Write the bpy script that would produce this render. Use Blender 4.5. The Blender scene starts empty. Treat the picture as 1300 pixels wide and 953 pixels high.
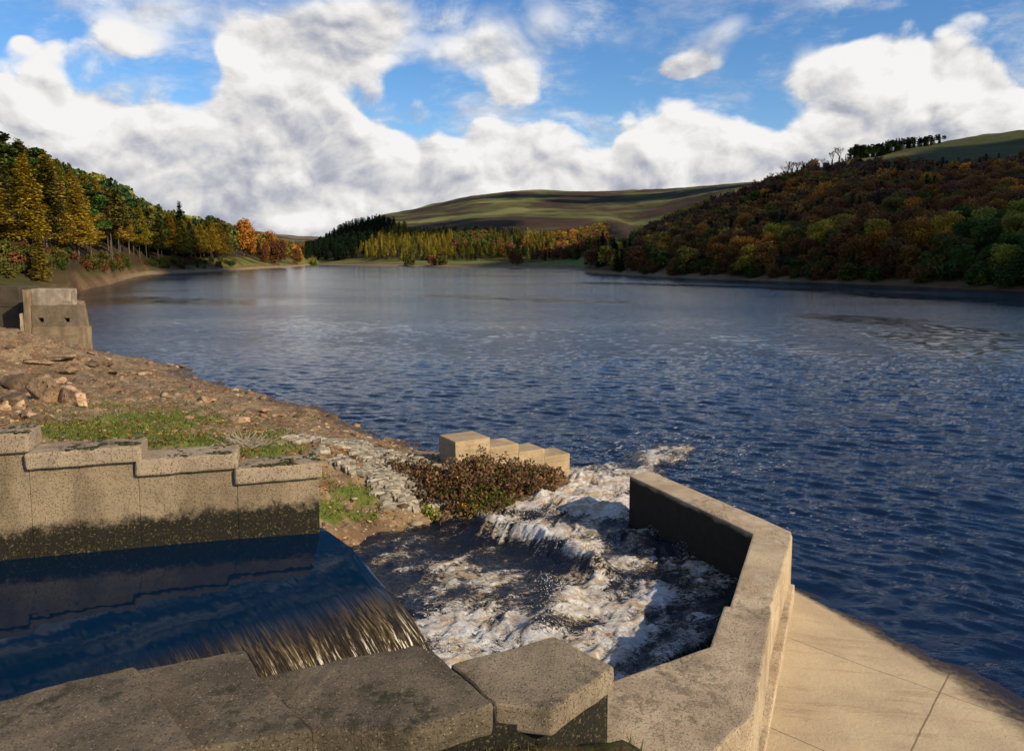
import bpy, bmesh, math, random
import numpy as np
from mathutils import Vector, Matrix, noise as mn
random.seed(7); rng = np.random.default_rng(7)
S = bpy.context.scene; C = S.collection; D = bpy.data
PI = math.pi; rad = math.radians

# ------------------------------------------------------------------ survey helpers
F, TH, H = 1000.0, rad(5.85), 6.0
ct, st = math.cos(TH), math.sin(TH)
def ray(px, py):
    dx = (px-650)/F; dy = (431.5-py)/F
    return dx, ct+dy*st, -st+dy*ct
def P(px, py, z=0.0):                       # point at height z
    x, y, w = ray(px, py); k = (z-H)/w
    return Vector((x*k, y*k, z))
def R(Y, row):                              # height seen at a row at distance Y
    x, y, w = ray(650, row); return H+Y*w/y
def onplane(px, py, A, az):                 # vertical plane through A along azimuth az
    x, y, w = ray(px, py); n = (math.cos(az), -math.sin(az))
    k = (A[0]*n[0]+A[1]*n[1])/(x*n[0]+y*n[1])
    return Vector((x*k, y*k, H+w*k))
def proj(x, y, z):
    dep = y*ct-(z-H)*st; up = y*st+(z-H)*ct
    return 650+F*x/dep, 431.5-F*up/dep
def az(d): return (math.sin(rad(d)), math.cos(rad(d)))

# ------------------------------------------------------------------ object helpers
def tag(o, label=None, cat=None, group=None, kind=None):
    if label: o['label'] = label
    if cat: o['category'] = cat
    if group: o['group'] = group
    if kind: o['kind'] = kind
    return o
def link(name, me, mat=None, parent=None, smooth=False):
    me.name = name
    o = D.objects.new(name, me); C.objects.link(o)
    if mat: me.materials.append(mat)
    if parent: o.parent = parent
    if smooth: me.shade_smooth()
    return o
def empty(name, loc=(0,0,0), rz=0):
    o = D.objects.new(name, None); C.objects.link(o); o.location = loc; o.rotation_euler = (0,0,rz)
    o.empty_display_size = .2
    return o
def npmesh(V, Fc, name='m'):
    """V (n,3), Fc (m,4) or (m,3)"""
    V = np.asarray(V, dtype=np.float32); Fc = np.asarray(Fc, dtype=np.int32)
    me = D.meshes.new(name); k = Fc.shape[1]; m = len(Fc)
    me.vertices.add(len(V)); me.vertices.foreach_set('co', V.ravel())
    me.loops.add(m*k); me.loops.foreach_set('vertex_index', Fc.ravel())
    me.polygons.add(m); me.polygons.foreach_set('loop_start', np.arange(m, dtype=np.int32)*k)
    me.update(calc_edges=True); me.validate()
    return me
def fattr(me, name, vals):
    a = me.attributes.new(name, 'FLOAT', 'POINT'); a.data.foreach_set('value', np.asarray(vals, dtype=np.float32))
def cattr(me, name, cols):
    a = me.attributes.new(name, 'FLOAT_COLOR', 'POINT'); c = np.ones((len(cols), 4), dtype=np.float32); c[:, :3] = cols
    a.data.foreach_set('color', c.ravel())
def gridmesh(X, Y, Z, name='g'):
    n, m = X.shape
    V = np.stack([X, Y, Z], -1).reshape(-1, 3)
    i = np.arange(n*m).reshape(n, m)
    Fc = np.stack([i[:-1, :-1], i[:-1, 1:], i[1:, 1:], i[1:, :-1]], -1).reshape(-1, 4)
    return npmesh(V, Fc, name)

# vectorised value noise
_T = rng.random((64, 64, 64)).astype(np.float32)
def vn(x, y, z=0.0):
    x = np.asarray(x, float); y = np.asarray(y, float); z = np.asarray(z, float)+np.zeros_like(x)
    xi = np.floor(x).astype(int); yi = np.floor(y).astype(int); zi = np.floor(z).astype(int)
    fx = x-xi; fy = y-yi; fz = z-zi
    fx = fx*fx*(3-2*fx); fy = fy*fy*(3-2*fy); fz = fz*fz*(3-2*fz)
    g = lambda a, b, c: _T[(xi+a) & 63, (yi+b) & 63, (zi+c) & 63]
    r = 0
    for a, wa in ((0, 1-fx), (1, fx)):
        for b, wb in ((0, 1-fy), (1, fy)):
            for c, wc in ((0, 1-fz), (1, fz)):
                r = r+wa*wb*wc*g(a, b, c)
    return r
def fbm(x, y, z=0.0, o=4, g=.5):
    r = 0; a = 1; s = 0
    for k in range(o):
        r = r+a*vn(np.asarray(x)*2**k+17*k, np.asarray(y)*2**k+5*k, np.asarray(z)*2**k+3*k); s += a; a *= g
    return r/s
def sstep(a, b, x):
    t = np.clip((x-a)/(b-a), 0, 1); return t*t*(3-2*t)

# ------------------------------------------------------------------ material helpers
class NT:
    def __init__(s, name):
        s.m = D.materials.new(name); s.m.use_nodes = True; s.t = s.m.node_tree
        s.t.nodes.clear(); s.out = s.n('ShaderNodeOutputMaterial')
    def n(s, ty, **kw):
        nd = s.t.nodes.new(ty)
        for k, v in kw.items(): setattr(nd, k, v)
        return nd
    def l(s, a, b): s.t.links.new(a, b)
    def put(s, sock, v):
        if isinstance(v, bpy.types.NodeSocket): s.l(v, sock)
        elif v is not None:
            if isinstance(v, (tuple, list)) and len(v) == 3 and sock.type == 'RGBA': v = (*v, 1)
            sock.default_value = v
    def pos(s, scale=(1,1,1), kind='pos', rot=None):
        if kind == 'pos': v = s.n('ShaderNodeNewGeometry').outputs['Position']
        else: v = s.n('ShaderNodeTexCoord').outputs['Object' if kind == 'obj' else 'Generated']
        mp = s.n('ShaderNodeMapping'); s.l(v, mp.inputs[0]); mp.inputs['Scale'].default_value = scale
        if rot: mp.inputs['Rotation'].default_value = rot
        return mp.outputs[0]
    def noise(s, vec, scale=1, detail=4, rough=.55, dist=0, out='Fac', lac=2.0):
        nd = s.n('ShaderNodeTexNoise'); s.put(nd.inputs['Vector'], vec); nd.inputs['Scale'].default_value = scale
        nd.inputs['Detail'].default_value = detail; nd.inputs['Roughness'].default_value = rough; nd.inputs['Distortion'].default_value = dist
        nd.inputs['Lacunarity'].default_value = lac
        return nd.outputs[out]
    def vor(s, vec, scale=1, feature='F1', out='Distance', rand=1, **kw):
        nd = s.n('ShaderNodeTexVoronoi', feature=feature); s.put(nd.inputs['Vector'], vec); nd.inputs['Scale'].default_value = scale
        nd.inputs['Randomness'].default_value = rand
        for k, v in kw.items(): nd.inputs[k].default_value = v
        return nd.outputs[out]
    def math(s, op, a, b=None, c=None, clamp=False):
        nd = s.n('ShaderNodeMath', operation=op); nd.use_clamp = clamp
        s.put(nd.inputs[0], a); s.put(nd.inputs[1], b); s.put(nd.inputs[2], c)
        return nd.outputs[0]
    def vmath(s, op, a, b=None, out=0):
        nd = s.n('ShaderNodeVectorMath', operation=op); s.put(nd.inputs[0], a); s.put(nd.inputs[1], b)
        return nd.outputs[out]
    def ramp(s, f, a, b, lo=0.0, hi=1.0):
        nd = s.n('ShaderNodeMapRange'); nd.interpolation_type = 'SMOOTHSTEP'
        s.put(nd.inputs[0], f); s.put(nd.inputs[1], a); s.put(nd.inputs[2], b); s.put(nd.inputs[3], lo); s.put(nd.inputs[4], hi)
        return nd.outputs[0]
    def mix(s, f, a, b, mode='MIX'):
        nd = s.n('ShaderNodeMix', data_type='RGBA', blend_type=mode)
        s.put(nd.inputs[0], f); s.put(nd.inputs[6], a); s.put(nd.inputs[7], b)
        return nd.outputs[2]
    def attr(s, name, out='Fac'): return s.n('ShaderNodeAttribute', attribute_name=name).outputs[out]
    def sep(s, v):
        nd = s.n('ShaderNodeSeparateXYZ'); s.l(v, nd.inputs[0]); return nd.outputs
    def comb(s, x, y, z):
        nd = s.n('ShaderNodeCombineXYZ'); s.put(nd.inputs[0], x); s.put(nd.inputs[1], y); s.put(nd.inputs[2], z); return nd.outputs[0]
    def bump(s, h, dist=.02, strength=1, normal=None):
        nd = s.n('ShaderNodeBump'); nd.inputs['Distance'].default_value = dist; s.put(nd.inputs['Strength'], strength); s.put(nd.inputs['Height'], h)
        if normal: s.l(normal, nd.inputs['Normal'])
        return nd.outputs[0]
    def bsdf(s, col, rough=.8, normal=None, spec=.3, **kw):
        b = s.n('ShaderNodeBsdfPrincipled'); s.put(b.inputs['Base Color'], col); s.put(b.inputs['Roughness'], rough)
        s.put(b.inputs['Specular IOR Level'], spec)
        if normal: s.l(normal, b.inputs['Normal'])
        for k, v in kw.items(): s.put(b.inputs[k.replace('_', ' ')], v)
        s.l(b.outputs[0], s.out.inputs[0]); return b

# concrete ---------------------------------------------------------
def concrete(name, c1, c2, agg=0.0, moss=0.0, stain=.5, board=0.0, wet=None, patch=0.0, damp_shade=None):
    t = NT(name); p = t.pos()
    col = t.mix(t.ramp(t.noise(p, 1.3, 6, .6), .35, .65), c1, c2)
    col = t.mix(t.ramp(t.noise(t.pos((1,1,.3)), 2.3, 4, .55), .45, .72, 0, stain), col, (c1[0]*.45, c1[1]*.43, c1[2]*.40))
    fine = t.noise(p, 60, 3, .6)
    col = t.mix(.25, col, t.mix(fine, (.05,.04,.03), (.9,.8,.65)), 'OVERLAY')
    h = t.math('ADD', t.math('MULTIPLY', fine, .25), t.math('MULTIPLY', t.noise(p, 9, 5, .6), .6))
    if agg:
        v = t.vor(t.vmath('ADD', p, t.vmath('SCALE', t.noise(p, 20, 2, out='Color'), None)), 30)
        pw = t.vmath('ADD', p, t.vmath('MULTIPLY', t.noise(p, 45, 3, .7, out='Color'), (.05,.05,.05)))
        vc = t.n('ShaderNodeTexVoronoi'); t.l(pw, vc.inputs[0]); vc.inputs['Scale'].default_value = 38
        g = t.sep(vc.outputs['Color'])[0]
        peb = t.math('MULTIPLY', t.ramp(vc.outputs['Distance'], .22, .42, 1, 0), t.ramp(g, .3, .8))
        col = t.mix(t.math('MULTIPLY', peb, agg), col, t.mix(g, (.26,.20,.13), (.50,.41,.29)))
        pit = t.ramp(t.noise(p, 44, 3, .6), .56, .68)
        col = t.mix(t.math('MULTIPLY', pit, agg*.8), col, (.035,.028,.02))
        h = t.math('ADD', h, t.math('SUBTRACT', t.math('MULTIPLY', peb, .35), pit))
    if board:
        bz = t.noise(t.pos((1.2,1.2,14)), 1, 3, .5)
        col = t.mix(t.ramp(bz, .45, .6, 0, board), col, (c1[0]*.5, c1[1]*.46, c1[2]*.38))
        h = t.math('ADD', h, t.math('MULTIPLY', bz, .6))
    if patch:
        pt = t.ramp(t.noise(p, 2.2, 5, .65), .5, .6)
        col = t.mix(t.math('MULTIPLY', pt, patch), col, (.62,.52,.40))
    nz = t.sep(t.n('ShaderNodeNewGeometry').outputs['Normal'])[2]
    if moss:
        mm = t.math('MULTIPLY', t.math('MULTIPLY', t.ramp(t.noise(p, 6, 7, .75), .50, .66), t.ramp(t.noise(p, .9, 3), .42, .62)), t.ramp(nz, .2, .8, .35, 1))
        col = t.mix(t.math('MULTIPLY', mm, moss), col, t.mix(t.noise(p, 40, 2), (.012,.012,.004), (.05,.05,.012)))
        h = t.math('ADD', h, t.math('MULTIPLY', mm, 1.5))
    rough = .88
    if wet:                                 # (height, blend): dark algae-covered tide band of the stone
        z = t.sep(p)[2]
        zz = t.math('ADD', z, t.math('MULTIPLY', t.math('SUBTRACT', t.noise(p, 3.5, 6, .7), .5), .7))
        w = t.ramp(zz, wet[0], wet[0]+wet[1], 1, 0)
        algae = t.mix(t.ramp(t.noise(p, 28, 3, .7), .55, .72), (.012,.010,.005), (.16,.12,.04))
        col = t.mix(w, col, algae); h = t.math('ADD', h, t.math('MULTIPLY', w, t.noise(p, 25, 3)))
    if damp_shade:                                # channel-side faces blackened by spray, their shade painted in as well
        dn = t.vmath('DOT_PRODUCT', t.n('ShaderNodeNewGeometry').outputs['Normal'], (damp_shade[0], damp_shade[1], 0), out='Value')
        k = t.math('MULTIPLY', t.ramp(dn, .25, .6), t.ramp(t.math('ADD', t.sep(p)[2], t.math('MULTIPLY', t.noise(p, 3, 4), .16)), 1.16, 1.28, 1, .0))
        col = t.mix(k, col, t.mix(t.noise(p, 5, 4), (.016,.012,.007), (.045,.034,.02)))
    t.bsdf(col, rough, t.bump(h, .012))
    return t.m

def obm():
    return bmesh.new()
def prism(poly, zt, zb, bev=.03, seg=2, name='m', wob=0.0):
    """poly: list of (x,y) footprint; vertical prism, top edges bevelled"""
    bm = bmesh.new()
    zts = zt if isinstance(zt, (list, tuple)) else [zt]*len(poly)
    T = [bm.verts.new((p[0], p[1], z)) for p, z in zip(poly, zts)]
    B = [bm.verts.new((p[0], p[1], zb)) for p in poly]
    n = len(poly)
    bm.faces.new(T); bm.faces.new(B[::-1])
    for i in range(n): bm.faces.new([T[(i+1) % n], T[i], B[i], B[(i+1) % n]])
    bmesh.ops.recalc_face_normals(bm, faces=bm.faces)
    if bev:
        bmesh.ops.bevel(bm, geom=[e for e in bm.edges], offset=bev, segments=seg, affect='EDGES', profile=.6)
    if wob:
        for _ in range(2):
            L = [e for e in bm.edges if e.calc_length() > .18]
            if L: bmesh.ops.subdivide_edges(bm, edges=L, cuts=2, use_grid_fill=True)
        bmesh.ops.triangulate(bm, faces=[f for f in bm.faces if len(f.verts) > 4])
        for v in bm.verts:
            q = v.co*5
            v.co += mn.noise_vector(q)*wob+mn.noise_vector(q*4)*wob*.4
    me = D.meshes.new(name); bm.to_mesh(me); bm.free()
    return me
def tubes(segs, k=6, name='t'):
    """segs: list of (p0, p1, r0, r1)"""
    V = []; Fc = []
    for p0, p1, r0, r1 in segs:
        p0 = Vector(p0); p1 = Vector(p1); d = (p1-p0)
        if d.length < 1e-5: continue
        q = d.to_track_quat('Z', 'Y'); b = len(V)
        for p, r in ((p0, r0), (p1, r1)):
            for i in range(k):
                a = 2*PI*i/k; V.append(p+q @ Vector((r*math.cos(a), r*math.sin(a), 0)))
        for i in range(k):
            j = (i+1) % k; Fc.append((b+i, b+j, b+k+j, b+k+i))
    return npmesh(np.array([tuple(v) for v in V]), np.array(Fc), name)
def quads(cen, size, flat=0.0, asp=1.0, r=rng, up=None):
    """random quads at centres; flat 0..1 makes them lie level"""
    n = len(cen); a = r.normal(size=(n, 3)); a /= np.linalg.norm(a, axis=1)[:, None]
    nrm = a.copy(); nrm[:, 2] += flat*3; nrm /= np.linalg.norm(nrm, axis=1)[:, None]
    t = np.cross(nrm, r.normal(size=(n, 3))); t /= np.linalg.norm(t, axis=1)[:, None]+1e-9
    b = np.cross(nrm, t); s = (size*(.6+.8*r.random(n)))[:, None] if np.isscalar(size) else size[:, None]
    V = np.stack([cen-t*s*.5-b*s*.35*asp, cen+t*s*.5-b*s*.5*asp, cen+t*s*.4+b*s*.5*asp, cen-t*s*.5+b*s*.4*asp], 1).reshape(-1, 3)
    return V, np.arange(4*n).reshape(n, 4)
# ------------------------------------------------------------------ camera, sun, sky
cam = D.objects.new('camera', D.cameras.new('camera')); C.objects.link(cam); S.camera = cam
cam.location = (0, 0, H); cam.rotation_euler = (PI/2-TH, 0, 0)
cam.data.sensor_width = 36; cam.data.lens = F/1300*36; cam.data.shift_y = -45/1300; cam.data.clip_end = 20000; cam.data.clip_start = .1
SAZ, SEL = 125.0, 29.0
sv = Vector((math.cos(rad(SEL))*az(SAZ)[0], math.cos(rad(SEL))*az(SAZ)[1], math.sin(rad(SEL))))
sl = D.lights.new('sun', 'SUN'); sl.energy = 5.0; sl.angle = rad(.5); sl.color = (1, .86, .64)
so = D.objects.new('sun', sl); C.objects.link(so); so.rotation_euler = sv.to_track_quat('Z', 'Y').to_euler()
S.view_settings.view_transform = 'Standard'; S.view_settings.look = 'None'; S.view_settings.gamma = 1; S.view_settings.exposure = .28

W = D.worlds.new('World'); S.world = W; W.use_nodes = True
class WT(NT):
    def __init__(s, w): s.t = w.node_tree; s.t.nodes.clear(); s.out = s.n('ShaderNodeOutputWorld')
w = WT(W)
sky = w.n('ShaderNodeTexSky', sky_type='NISHITA'); sky.sun_disc = False; sky.sun_elevation = rad(SEL); sky.sun_rotation = rad(SAZ)
sky.air_density = 1.0; sky.dust_density = .3; sky.ozone_density = 3.0; sky.altitude = 300
dirv = w.n('ShaderNodeTexCoord').outputs['Generated']
dx_, dy_, dz_ = w.sep(dirv)[:3]
ady = w.math('MAXIMUM', w.math('ABSOLUTE', dy_), .05)
U = w.math('DIVIDE', dx_, ady); V_ = w.math('DIVIDE', dz_, ady)          # slope coordinates of a direction, mirrored behind
def cloudfield(off, det, vd):
    d = w.vmath('ADD', qw, off) if off else qw
    return w.noise(d, 5.5, det, .60), (w.vor(d, 11, 'F1', Detail=vd, Roughness=.5) if vd is not None else None)
def blob(u0, v0, ru, rv, s, rot=0, u=None, v=None):
    x = w.math('SUBTRACT', u, u0); y = w.math('SUBTRACT', v, v0)
    if rot:
        cr, sr = math.cos(rot), math.sin(rot)
        x2 = w.math('ADD', w.math('MULTIPLY', x, cr), w.math('MULTIPLY', y, sr))
        y = w.math('SUBTRACT', w.math('MULTIPLY', y, cr), w.math('MULTIPLY', x, sr)); x = x2
    x = w.math('DIVIDE', x, ru); y = w.math('DIVIDE', y, rv)
    r2 = w.math('ADD', w.math('MULTIPLY', x, x), w.math('MULTIPLY', y, y))
    return w.math('MULTIPLY', w.math('EXPONENT', w.math('MULTIPLY', r2, -1)), s)
def uvp(px, py):
    x, y, z = ray(px, py); return x/y, z/y
def coverage(u, v):
    # top edge of the cloud bank as a curve over u
    fc = w.n('ShaderNodeFloatCurve'); cv = fc.mapping.curves[0]
    edge = [(-300,90),(0,70),(60,55),(120,70),(170,90),(250,95),(300,70),(400,85),(450,120),(520,130),(560,142),(600,135),(650,122),(700,128),(760,158),(800,130),(850,112),(900,112),(950,115),(990,120),(1030,100),(1080,75),(1130,45),(1200,35),(1250,40),(1310,75),(1500,60),(1700,90)]
    pts = [((uvp(a, b)[0]+1.2)/2.4, uvp(a, b)[1]) for a, b in edge]
    cv.points[0].location = (0, .3); cv.points[1].location = (1, .3)
    for x, y in pts: cv.points.new(x, y)
    fc.mapping.update()
    w.l(w.math('DIVIDE', w.math('ADD', u, 1.2), 2.4, clamp=True), fc.inputs['Value'])
    e = w.math('SUBTRACT', fc.outputs[0], v)
    c = w.math('ADD', w.ramp(e, -.07, .03, -1.1, .5), w.ramp(e, .0, .10, 0, 2.0))
    for (px, py, rx, ry, s, ro) in [(690,48,100,62,1.75,.35),(590,70,55,40,1.5,0),(905,60,100,30,1.6,.6),(860,88,55,14,1.2,.1),(1050,72,70,42,1.6,.3),(470,55,80,55,1.5,0),(300,25,150,48,1.45,-.1),(140,34,80,36,1.5,-.3),(60,60,50,20,.9,0),(400,75,90,40,.9,0),(380,40,90,48,1.3,0),(180,12,70,22,1.1,0),(1230,12,60,18,.9,0),(1190,60,80,50,.6,0),(25,50,16,10,1.0,0),(480,20,60,28,.9,0),(1080,5,40,8,.9,0)]:
        u0, v0 = uvp(px, py); c = w.math('ADD', c, blob(u0, v0, rx/1000, ry/1000, s, ro, u, v))
    for (px, py, rx, ry, s) in [(500,100,45,22,-.9),(560,115,40,25,-.8),(215,88,45,12,-1.3),(770,80,60,45,-.8),(60,20,60,30,-.3),(820,40,30,30,-.5)]:
        u0, v0 = uvp(px, py); c = w.math('ADD', c, blob(u0, v0, rx/1000, ry/1000, s, 0, u, v))
    return c, w.ramp(e, -.07, -.015)
qq = w.vmath('MULTIPLY', dirv, (1, 1, 1.35))
warp = w.vmath('SCALE', w.vmath('SUBTRACT', w.noise(qq, 7.0, 2, .5, out='Color'), (.5, .5, .5))); warp.node.inputs['Scale'].default_value = .07
qw = w.vmath('ADD', qq, warp)
n1, v1 = cloudfield(None, 8, 1.5)
cov, inbank = coverage(U, V_)
front = w.ramp(dy_, .12, .3)
cov = w.math('ADD', w.math('MULTIPLY', cov, front), w.math('MULTIPLY', w.math('SUBTRACT', 1, front), w.math('ADD', w.math('MULTIPLY', w.math('SUBTRACT', w.noise(dirv, 2.2, 2), .55), 5), -.1)))
hi = w.math('MULTIPLY', w.ramp(V_, .42, .62), front)
cov = w.math('ADD', cov, w.math('MULTIPLY', hi, w.math('ADD', w.math('MULTIPLY', w.math('SUBTRACT', w.noise(dirv, 3.2, 2), .5), 7), .75)))
dens = w.math('ADD', cov, w.math('MULTIPLY', w.math('SUBTRACT', n1, .5), 3.4))
dens = w.math('ADD', dens, w.math('MULTIPLY', w.math('SUBTRACT', .38, v1), 1.3))
inb = w.math('MULTIPLY', inbank, 1)
alpha = w.ramp(dens, w.math('SUBTRACT', w.math('MULTIPLY', inb, .75), .90), w.math('SUBTRACT', 1.05, w.math('MULTIPLY', inb, .63)))
wq = w.vmath('ADD', w.vmath('MULTIPLY', dirv, (1, 1, 2.4)), warp)
veil = w.math('MULTIPLY', w.math('MULTIPLY', w.ramp(w.noise(wq, 6.5, 7, .66), .46, .76), w.ramp(cov, -1.3, .3, .35, 1)), .85)
alpha = w.math('MAXIMUM', alpha, veil)
# relief: the same field a little nearer the light
n2, v2 = cloudfield((.006, -.004, .012), 7, 1)
n3, _ = cloudfield((.02, 0, .045), 2, None)
rel = w.math('ADD', w.math('MULTIPLY', w.math('SUBTRACT', n1, n2), 2.2), w.math('MULTIPLY', w.math('SUBTRACT', v2, v1), 1.0))
rel2 = w.math('SUBTRACT', n1, n3)
thick = w.ramp(dens, .2, 3.0)
base = w.math('SUBTRACT', .95, w.math('MULTIPLY', thick, .20))
lowg = w.ramp(V_, .0, .15, .07, 0)
lum = w.math('ADD', w.math('ADD', base, w.math('MULTIPLY', rel, .85)), w.math('MULTIPLY', rel2, 1.05))
lum = w.math('SUBTRACT', lum, lowg)
lum = w.math('MINIMUM', w.math('SMOOTH_MAX', lum, .42, .25), 1.0)
tint = w.mix(w.ramp(lum, .4, .85), (.86,.90,1.08), (1,.985,.97))
ccol = w.mix(1.0, tint, w.comb(lum, lum, lum), 'MULTIPLY')
skyc = w.n('ShaderNodeHueSaturation'); skyc.inputs['Saturation'].default_value = 1.25; skyc.inputs['Hue'].default_value = .505; w.l(sky.outputs[0], skyc.inputs['Color'])
bg1 = w.n('ShaderNodeBackground'); w.l(skyc.outputs[0], bg1.inputs[0]); bg1.inputs[1].default_value = .115
bg2 = w.n('ShaderNodeBackground'); w.l(ccol, bg2.inputs[0]); bg2.inputs[1].default_value = .76
ms = w.n('ShaderNodeMixShader'); w.l(alpha, ms.inputs[0]); w.l(bg1.outputs[0], ms.inputs[1]); w.l(bg2.outputs[0], ms.inputs[2])
w.l(ms.outputs[0], w.out.inputs[0])
W.cycles.sampling_method = 'MANUAL'; W.cycles.sample_map_resolution = 512
S.cycles.max_bounces = 5; S.cycles.diffuse_bounces = 2; S.cycles.glossy_bounces = 3; S.cycles.transparent_max_bounces = 4; S.cycles.transmission_bounces = 2
S.cycles.use_denoising = True; S.cycles.sample_clamp_indirect = 4; S.cycles.use_adaptive_sampling = True; S.cycles.adaptive_threshold = .02
# ------------------------------------------------------------------ far terrain: profiles along bearings
def U_(c): return (c-650)/1000/(ct+.1025*st)
T = {  # column: (distance, height) from the shore up to the skyline
 -900: [(50,1.5),(80,4),(95,7),(160,20),(400,70),(700,85),(2500,200)],
 -300: [(55,1.0),(90,4),(105,6.5),(170,16),(400,58),(700,70),(2500,150)],
 0:   [(58,.8),(105,3.2),(120,6),(140,7.5),(400,50),(700,60),(3000,132)],
 85:  [(72,.5),(130,2.5),(150,5.5),(175,7.5),(420,42),(700,45),(3000,132)],
 99:  [(150,0),(162,2.5),(176,5.5),(190,7),(430,40),(700,45),(3000,130)],
 138: [(186,0),(200,2.5),(215,5),(235,7),(440,35),(700,42),(3000,130)],
 166: [(257,0),(270,2.2),(282,4.5),(300,6.5),(450,30),(700,38),(3000,130)],
 187: [(310,0),(322,2),(335,4.2),(350,6),(480,25),(700,30),(3000,130)],
 277: [(393,0),(402,1.5),(412,4),(425,6),(520,14),(750,12),(3000,R(3000,290))],
 300: [(430,0),(440,1.5),(455,5),(520,9),(800,18),(1500,R(1500,294)),(3200,R(3200,291))],
 335: [(520,0),(530,1.5),(545,3),(620,6),(900,16),(1500,R(1500,303)),(3200,R(3200,295))],
 374: [(617,0),(628,1),(640,2),(720,4),(1000,8),(1500,R(1500,316)),(3200,R(3200,299))],
 401: [(857,0),(870,1),(900,3),(960,R(960,322)),(1250,R(1250,316)),(1600,R(1600,314)),(3400,R(3400,300))],
 440: [(780,0),(800,1.5),(850,4),(930,R(930,318)),(1300,R(1300,293)),(1700,R(1700,300)),(3400,R(3400,302))],
 480: [(720,0),(740,1.5),(800,4.5),(880,R(880,318)),(1300,R(1300,283)),(1500,R(1500,278)),(2000,R(2000,274))],
 505: [(700,0),(720,1.5),(790,5),(860,R(860,319)),(1250,R(1250,290)),(1600,R(1600,276)),(2100,R(2100,268))],
 560: [(640,0),(660,1.5),(740,4),(820,R(820,320)),(1150,R(1150,296)),(1600,R(1600,272)),(2100,R(2100,257))],
 601: [(571,0),(590,1.5),(680,3.5),(760,R(760,322)),(1100,R(1100,298)),(1600,R(1600,265)),(2100,R(2100,247))],
 650: [(520,0),(535,1.5),(640,4),(730,R(730,322)),(1100,R(1100,296)),(1600,R(1600,262)),(2100,R(2100,242))],
 700: [(480,0),(495,1.5),(600,5),(700,R(700,322)),(1100,R(1100,294)),(1600,R(1600,262)),(2100,R(2100,240.5))],
 733: [(444,0),(458,1.5),(560,5),(680,R(680,320)),(1100,R(1100,292)),(1600,R(1600,262)),(2100,R(2100,241.5))],
 750: [(350,0),(358,1.2),(366,2.5),(400,3),(1100,R(1100,292)),(1600,R(1600,262)),(2100,R(2100,241))],
 765: [(330,0),(338,1.5),(350,3),(410,4),(1050,R(1050,294)),(1500,R(1500,268)),(2100,R(2100,241))],
 800: [(300,0),(308,2),(320,4),(380,9),(460,R(460,314)),(1300,R(1300,284)),(2100,R(2100,240))],
 820: [(285,0),(293,2),(305,5),(380,13),(480,R(480,304)),(1250,R(1250,285)),(2100,R(2100,239.5))],
 850: [(262,0),(270,2),(284,5),(390,17),(520,R(520,288)),(1200,R(1200,281)),(2100,R(2100,238))],
 900: [(243,0),(251,2),(265,6),(410,R(410,296)),(560,R(560,265)),(1150,R(1150,264)),(2100,R(2100,234))],
 950: [(228,0),(236,2),(250,6),(410,R(410,281)),(580,R(580,247)),(1100,R(1100,252)),(2100,R(2100,231))],
 1000:[(214,0),(222,2),(236,7),(410,R(410,264)),(600,R(600,224)),(900,55),(2100,R(2100,229))],
 1065:[(198,0),(206,2),(220,8),(430,R(430,244)),(620,R(620,203)),(900,70),(2100,140)],
 1190:[(168,0),(176,2),(190,8),(450,R(450,222)),(690,R(690,175)),(950,100),(2100,140)],
 1300:[(146,0),(154,2),(168,8),(450,R(450,212)),(700,R(700,166)),(950,110),(2100,140)],
 1600:[(95,0),(103,2),(117,8),(440,R(440,198)),(720,R(720,150)),(950,110),(2100,140)],
 2300:[(60,0),(68,2),(80,8),(420,R(420,190)),(720,R(720,140)),(950,110),(2100,140)],
}
kc = sorted(T); KU = np.array([U_(c) for c in kc])
KY = np.array([[p[0] for p in T[c]] for c in kc], float); KZ = np.array([[p[1] for p in T[c]] for c in kc], float)
NC = KY.shape[1]
def prof(u):
    u = np.asarray(u, float)
    Yc = np.stack([np.interp(u, KU, KY[:, j]) for j in range(NC)], -1); Zc = np.stack([np.interp(u, KU, KZ[:, j]) for j in range(NC)], -1)
    z0 = Zc[..., :1]
    Yc = np.concatenate([Yc[..., :1]-14, Yc, Yc[..., -1:]*1.5], -1); Zc = np.concatenate([z0-1.6, Zc, Zc[..., -1:]*.5], -1)
    return Yc, Zc
def ground(x, y):
    x = np.atleast_1d(np.asarray(x, float)); y = np.atleast_1d(np.asarray(y, float)); u = x/y
    Yc, Zc = prof(u)
    def zz(Y):
        r = np.full_like(Y, 0.0)+Zc[..., 0]
        for j in range(Yc.shape[-1]-1):
            a, b = Yc[..., j], Yc[..., j+1]
            t = np.clip((Y-a)/(b-a), 0, 1); m = Y > a
            r = np.where(m, Zc[..., j]+(Zc[..., j+1]-Zc[..., j])*t, r)
        return r
    z = (zz(y)+zz(y*.975)+zz(y*1.025)*.5+zz(y*.9875)+zz(y*1.0125))/4.5
    z = np.where(z < 3, zz(y), z)
    far = sstep(60, 400, y)
    amp = np.clip(z-2, 0, 40)/40
    z = z+amp*((fbm(x/70, y/70)-.5)*9*far+(fbm(x/400, y/400, 3, 3)-.5)*6*sstep(600, 1400, y))+np.clip(z, 0, 1)*(fbm(x/9, y/9, 1, 3)-.5)*.8
    return z
us = np.interp(np.linspace(0, 1, 620), [0, .15, .85, 1], [U_(-900), U_(-60), U_(1360), U_(2300)])
tt = np.concatenate([[0], np.linspace(.5, 1, 5), np.linspace(1.1, 2, 9), np.linspace(2.1, 3, 9), np.linspace(3.05, 4, 22), np.linspace(4.03, 5, 50), np.linspace(5.04, 6, 26), np.linspace(6.03, 7, 50), np.linspace(7.1, 8, 6)])
UU, TTg = np.meshgrid(us, tt, indexing='ij')
Yc, _ = prof(UU)
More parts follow.
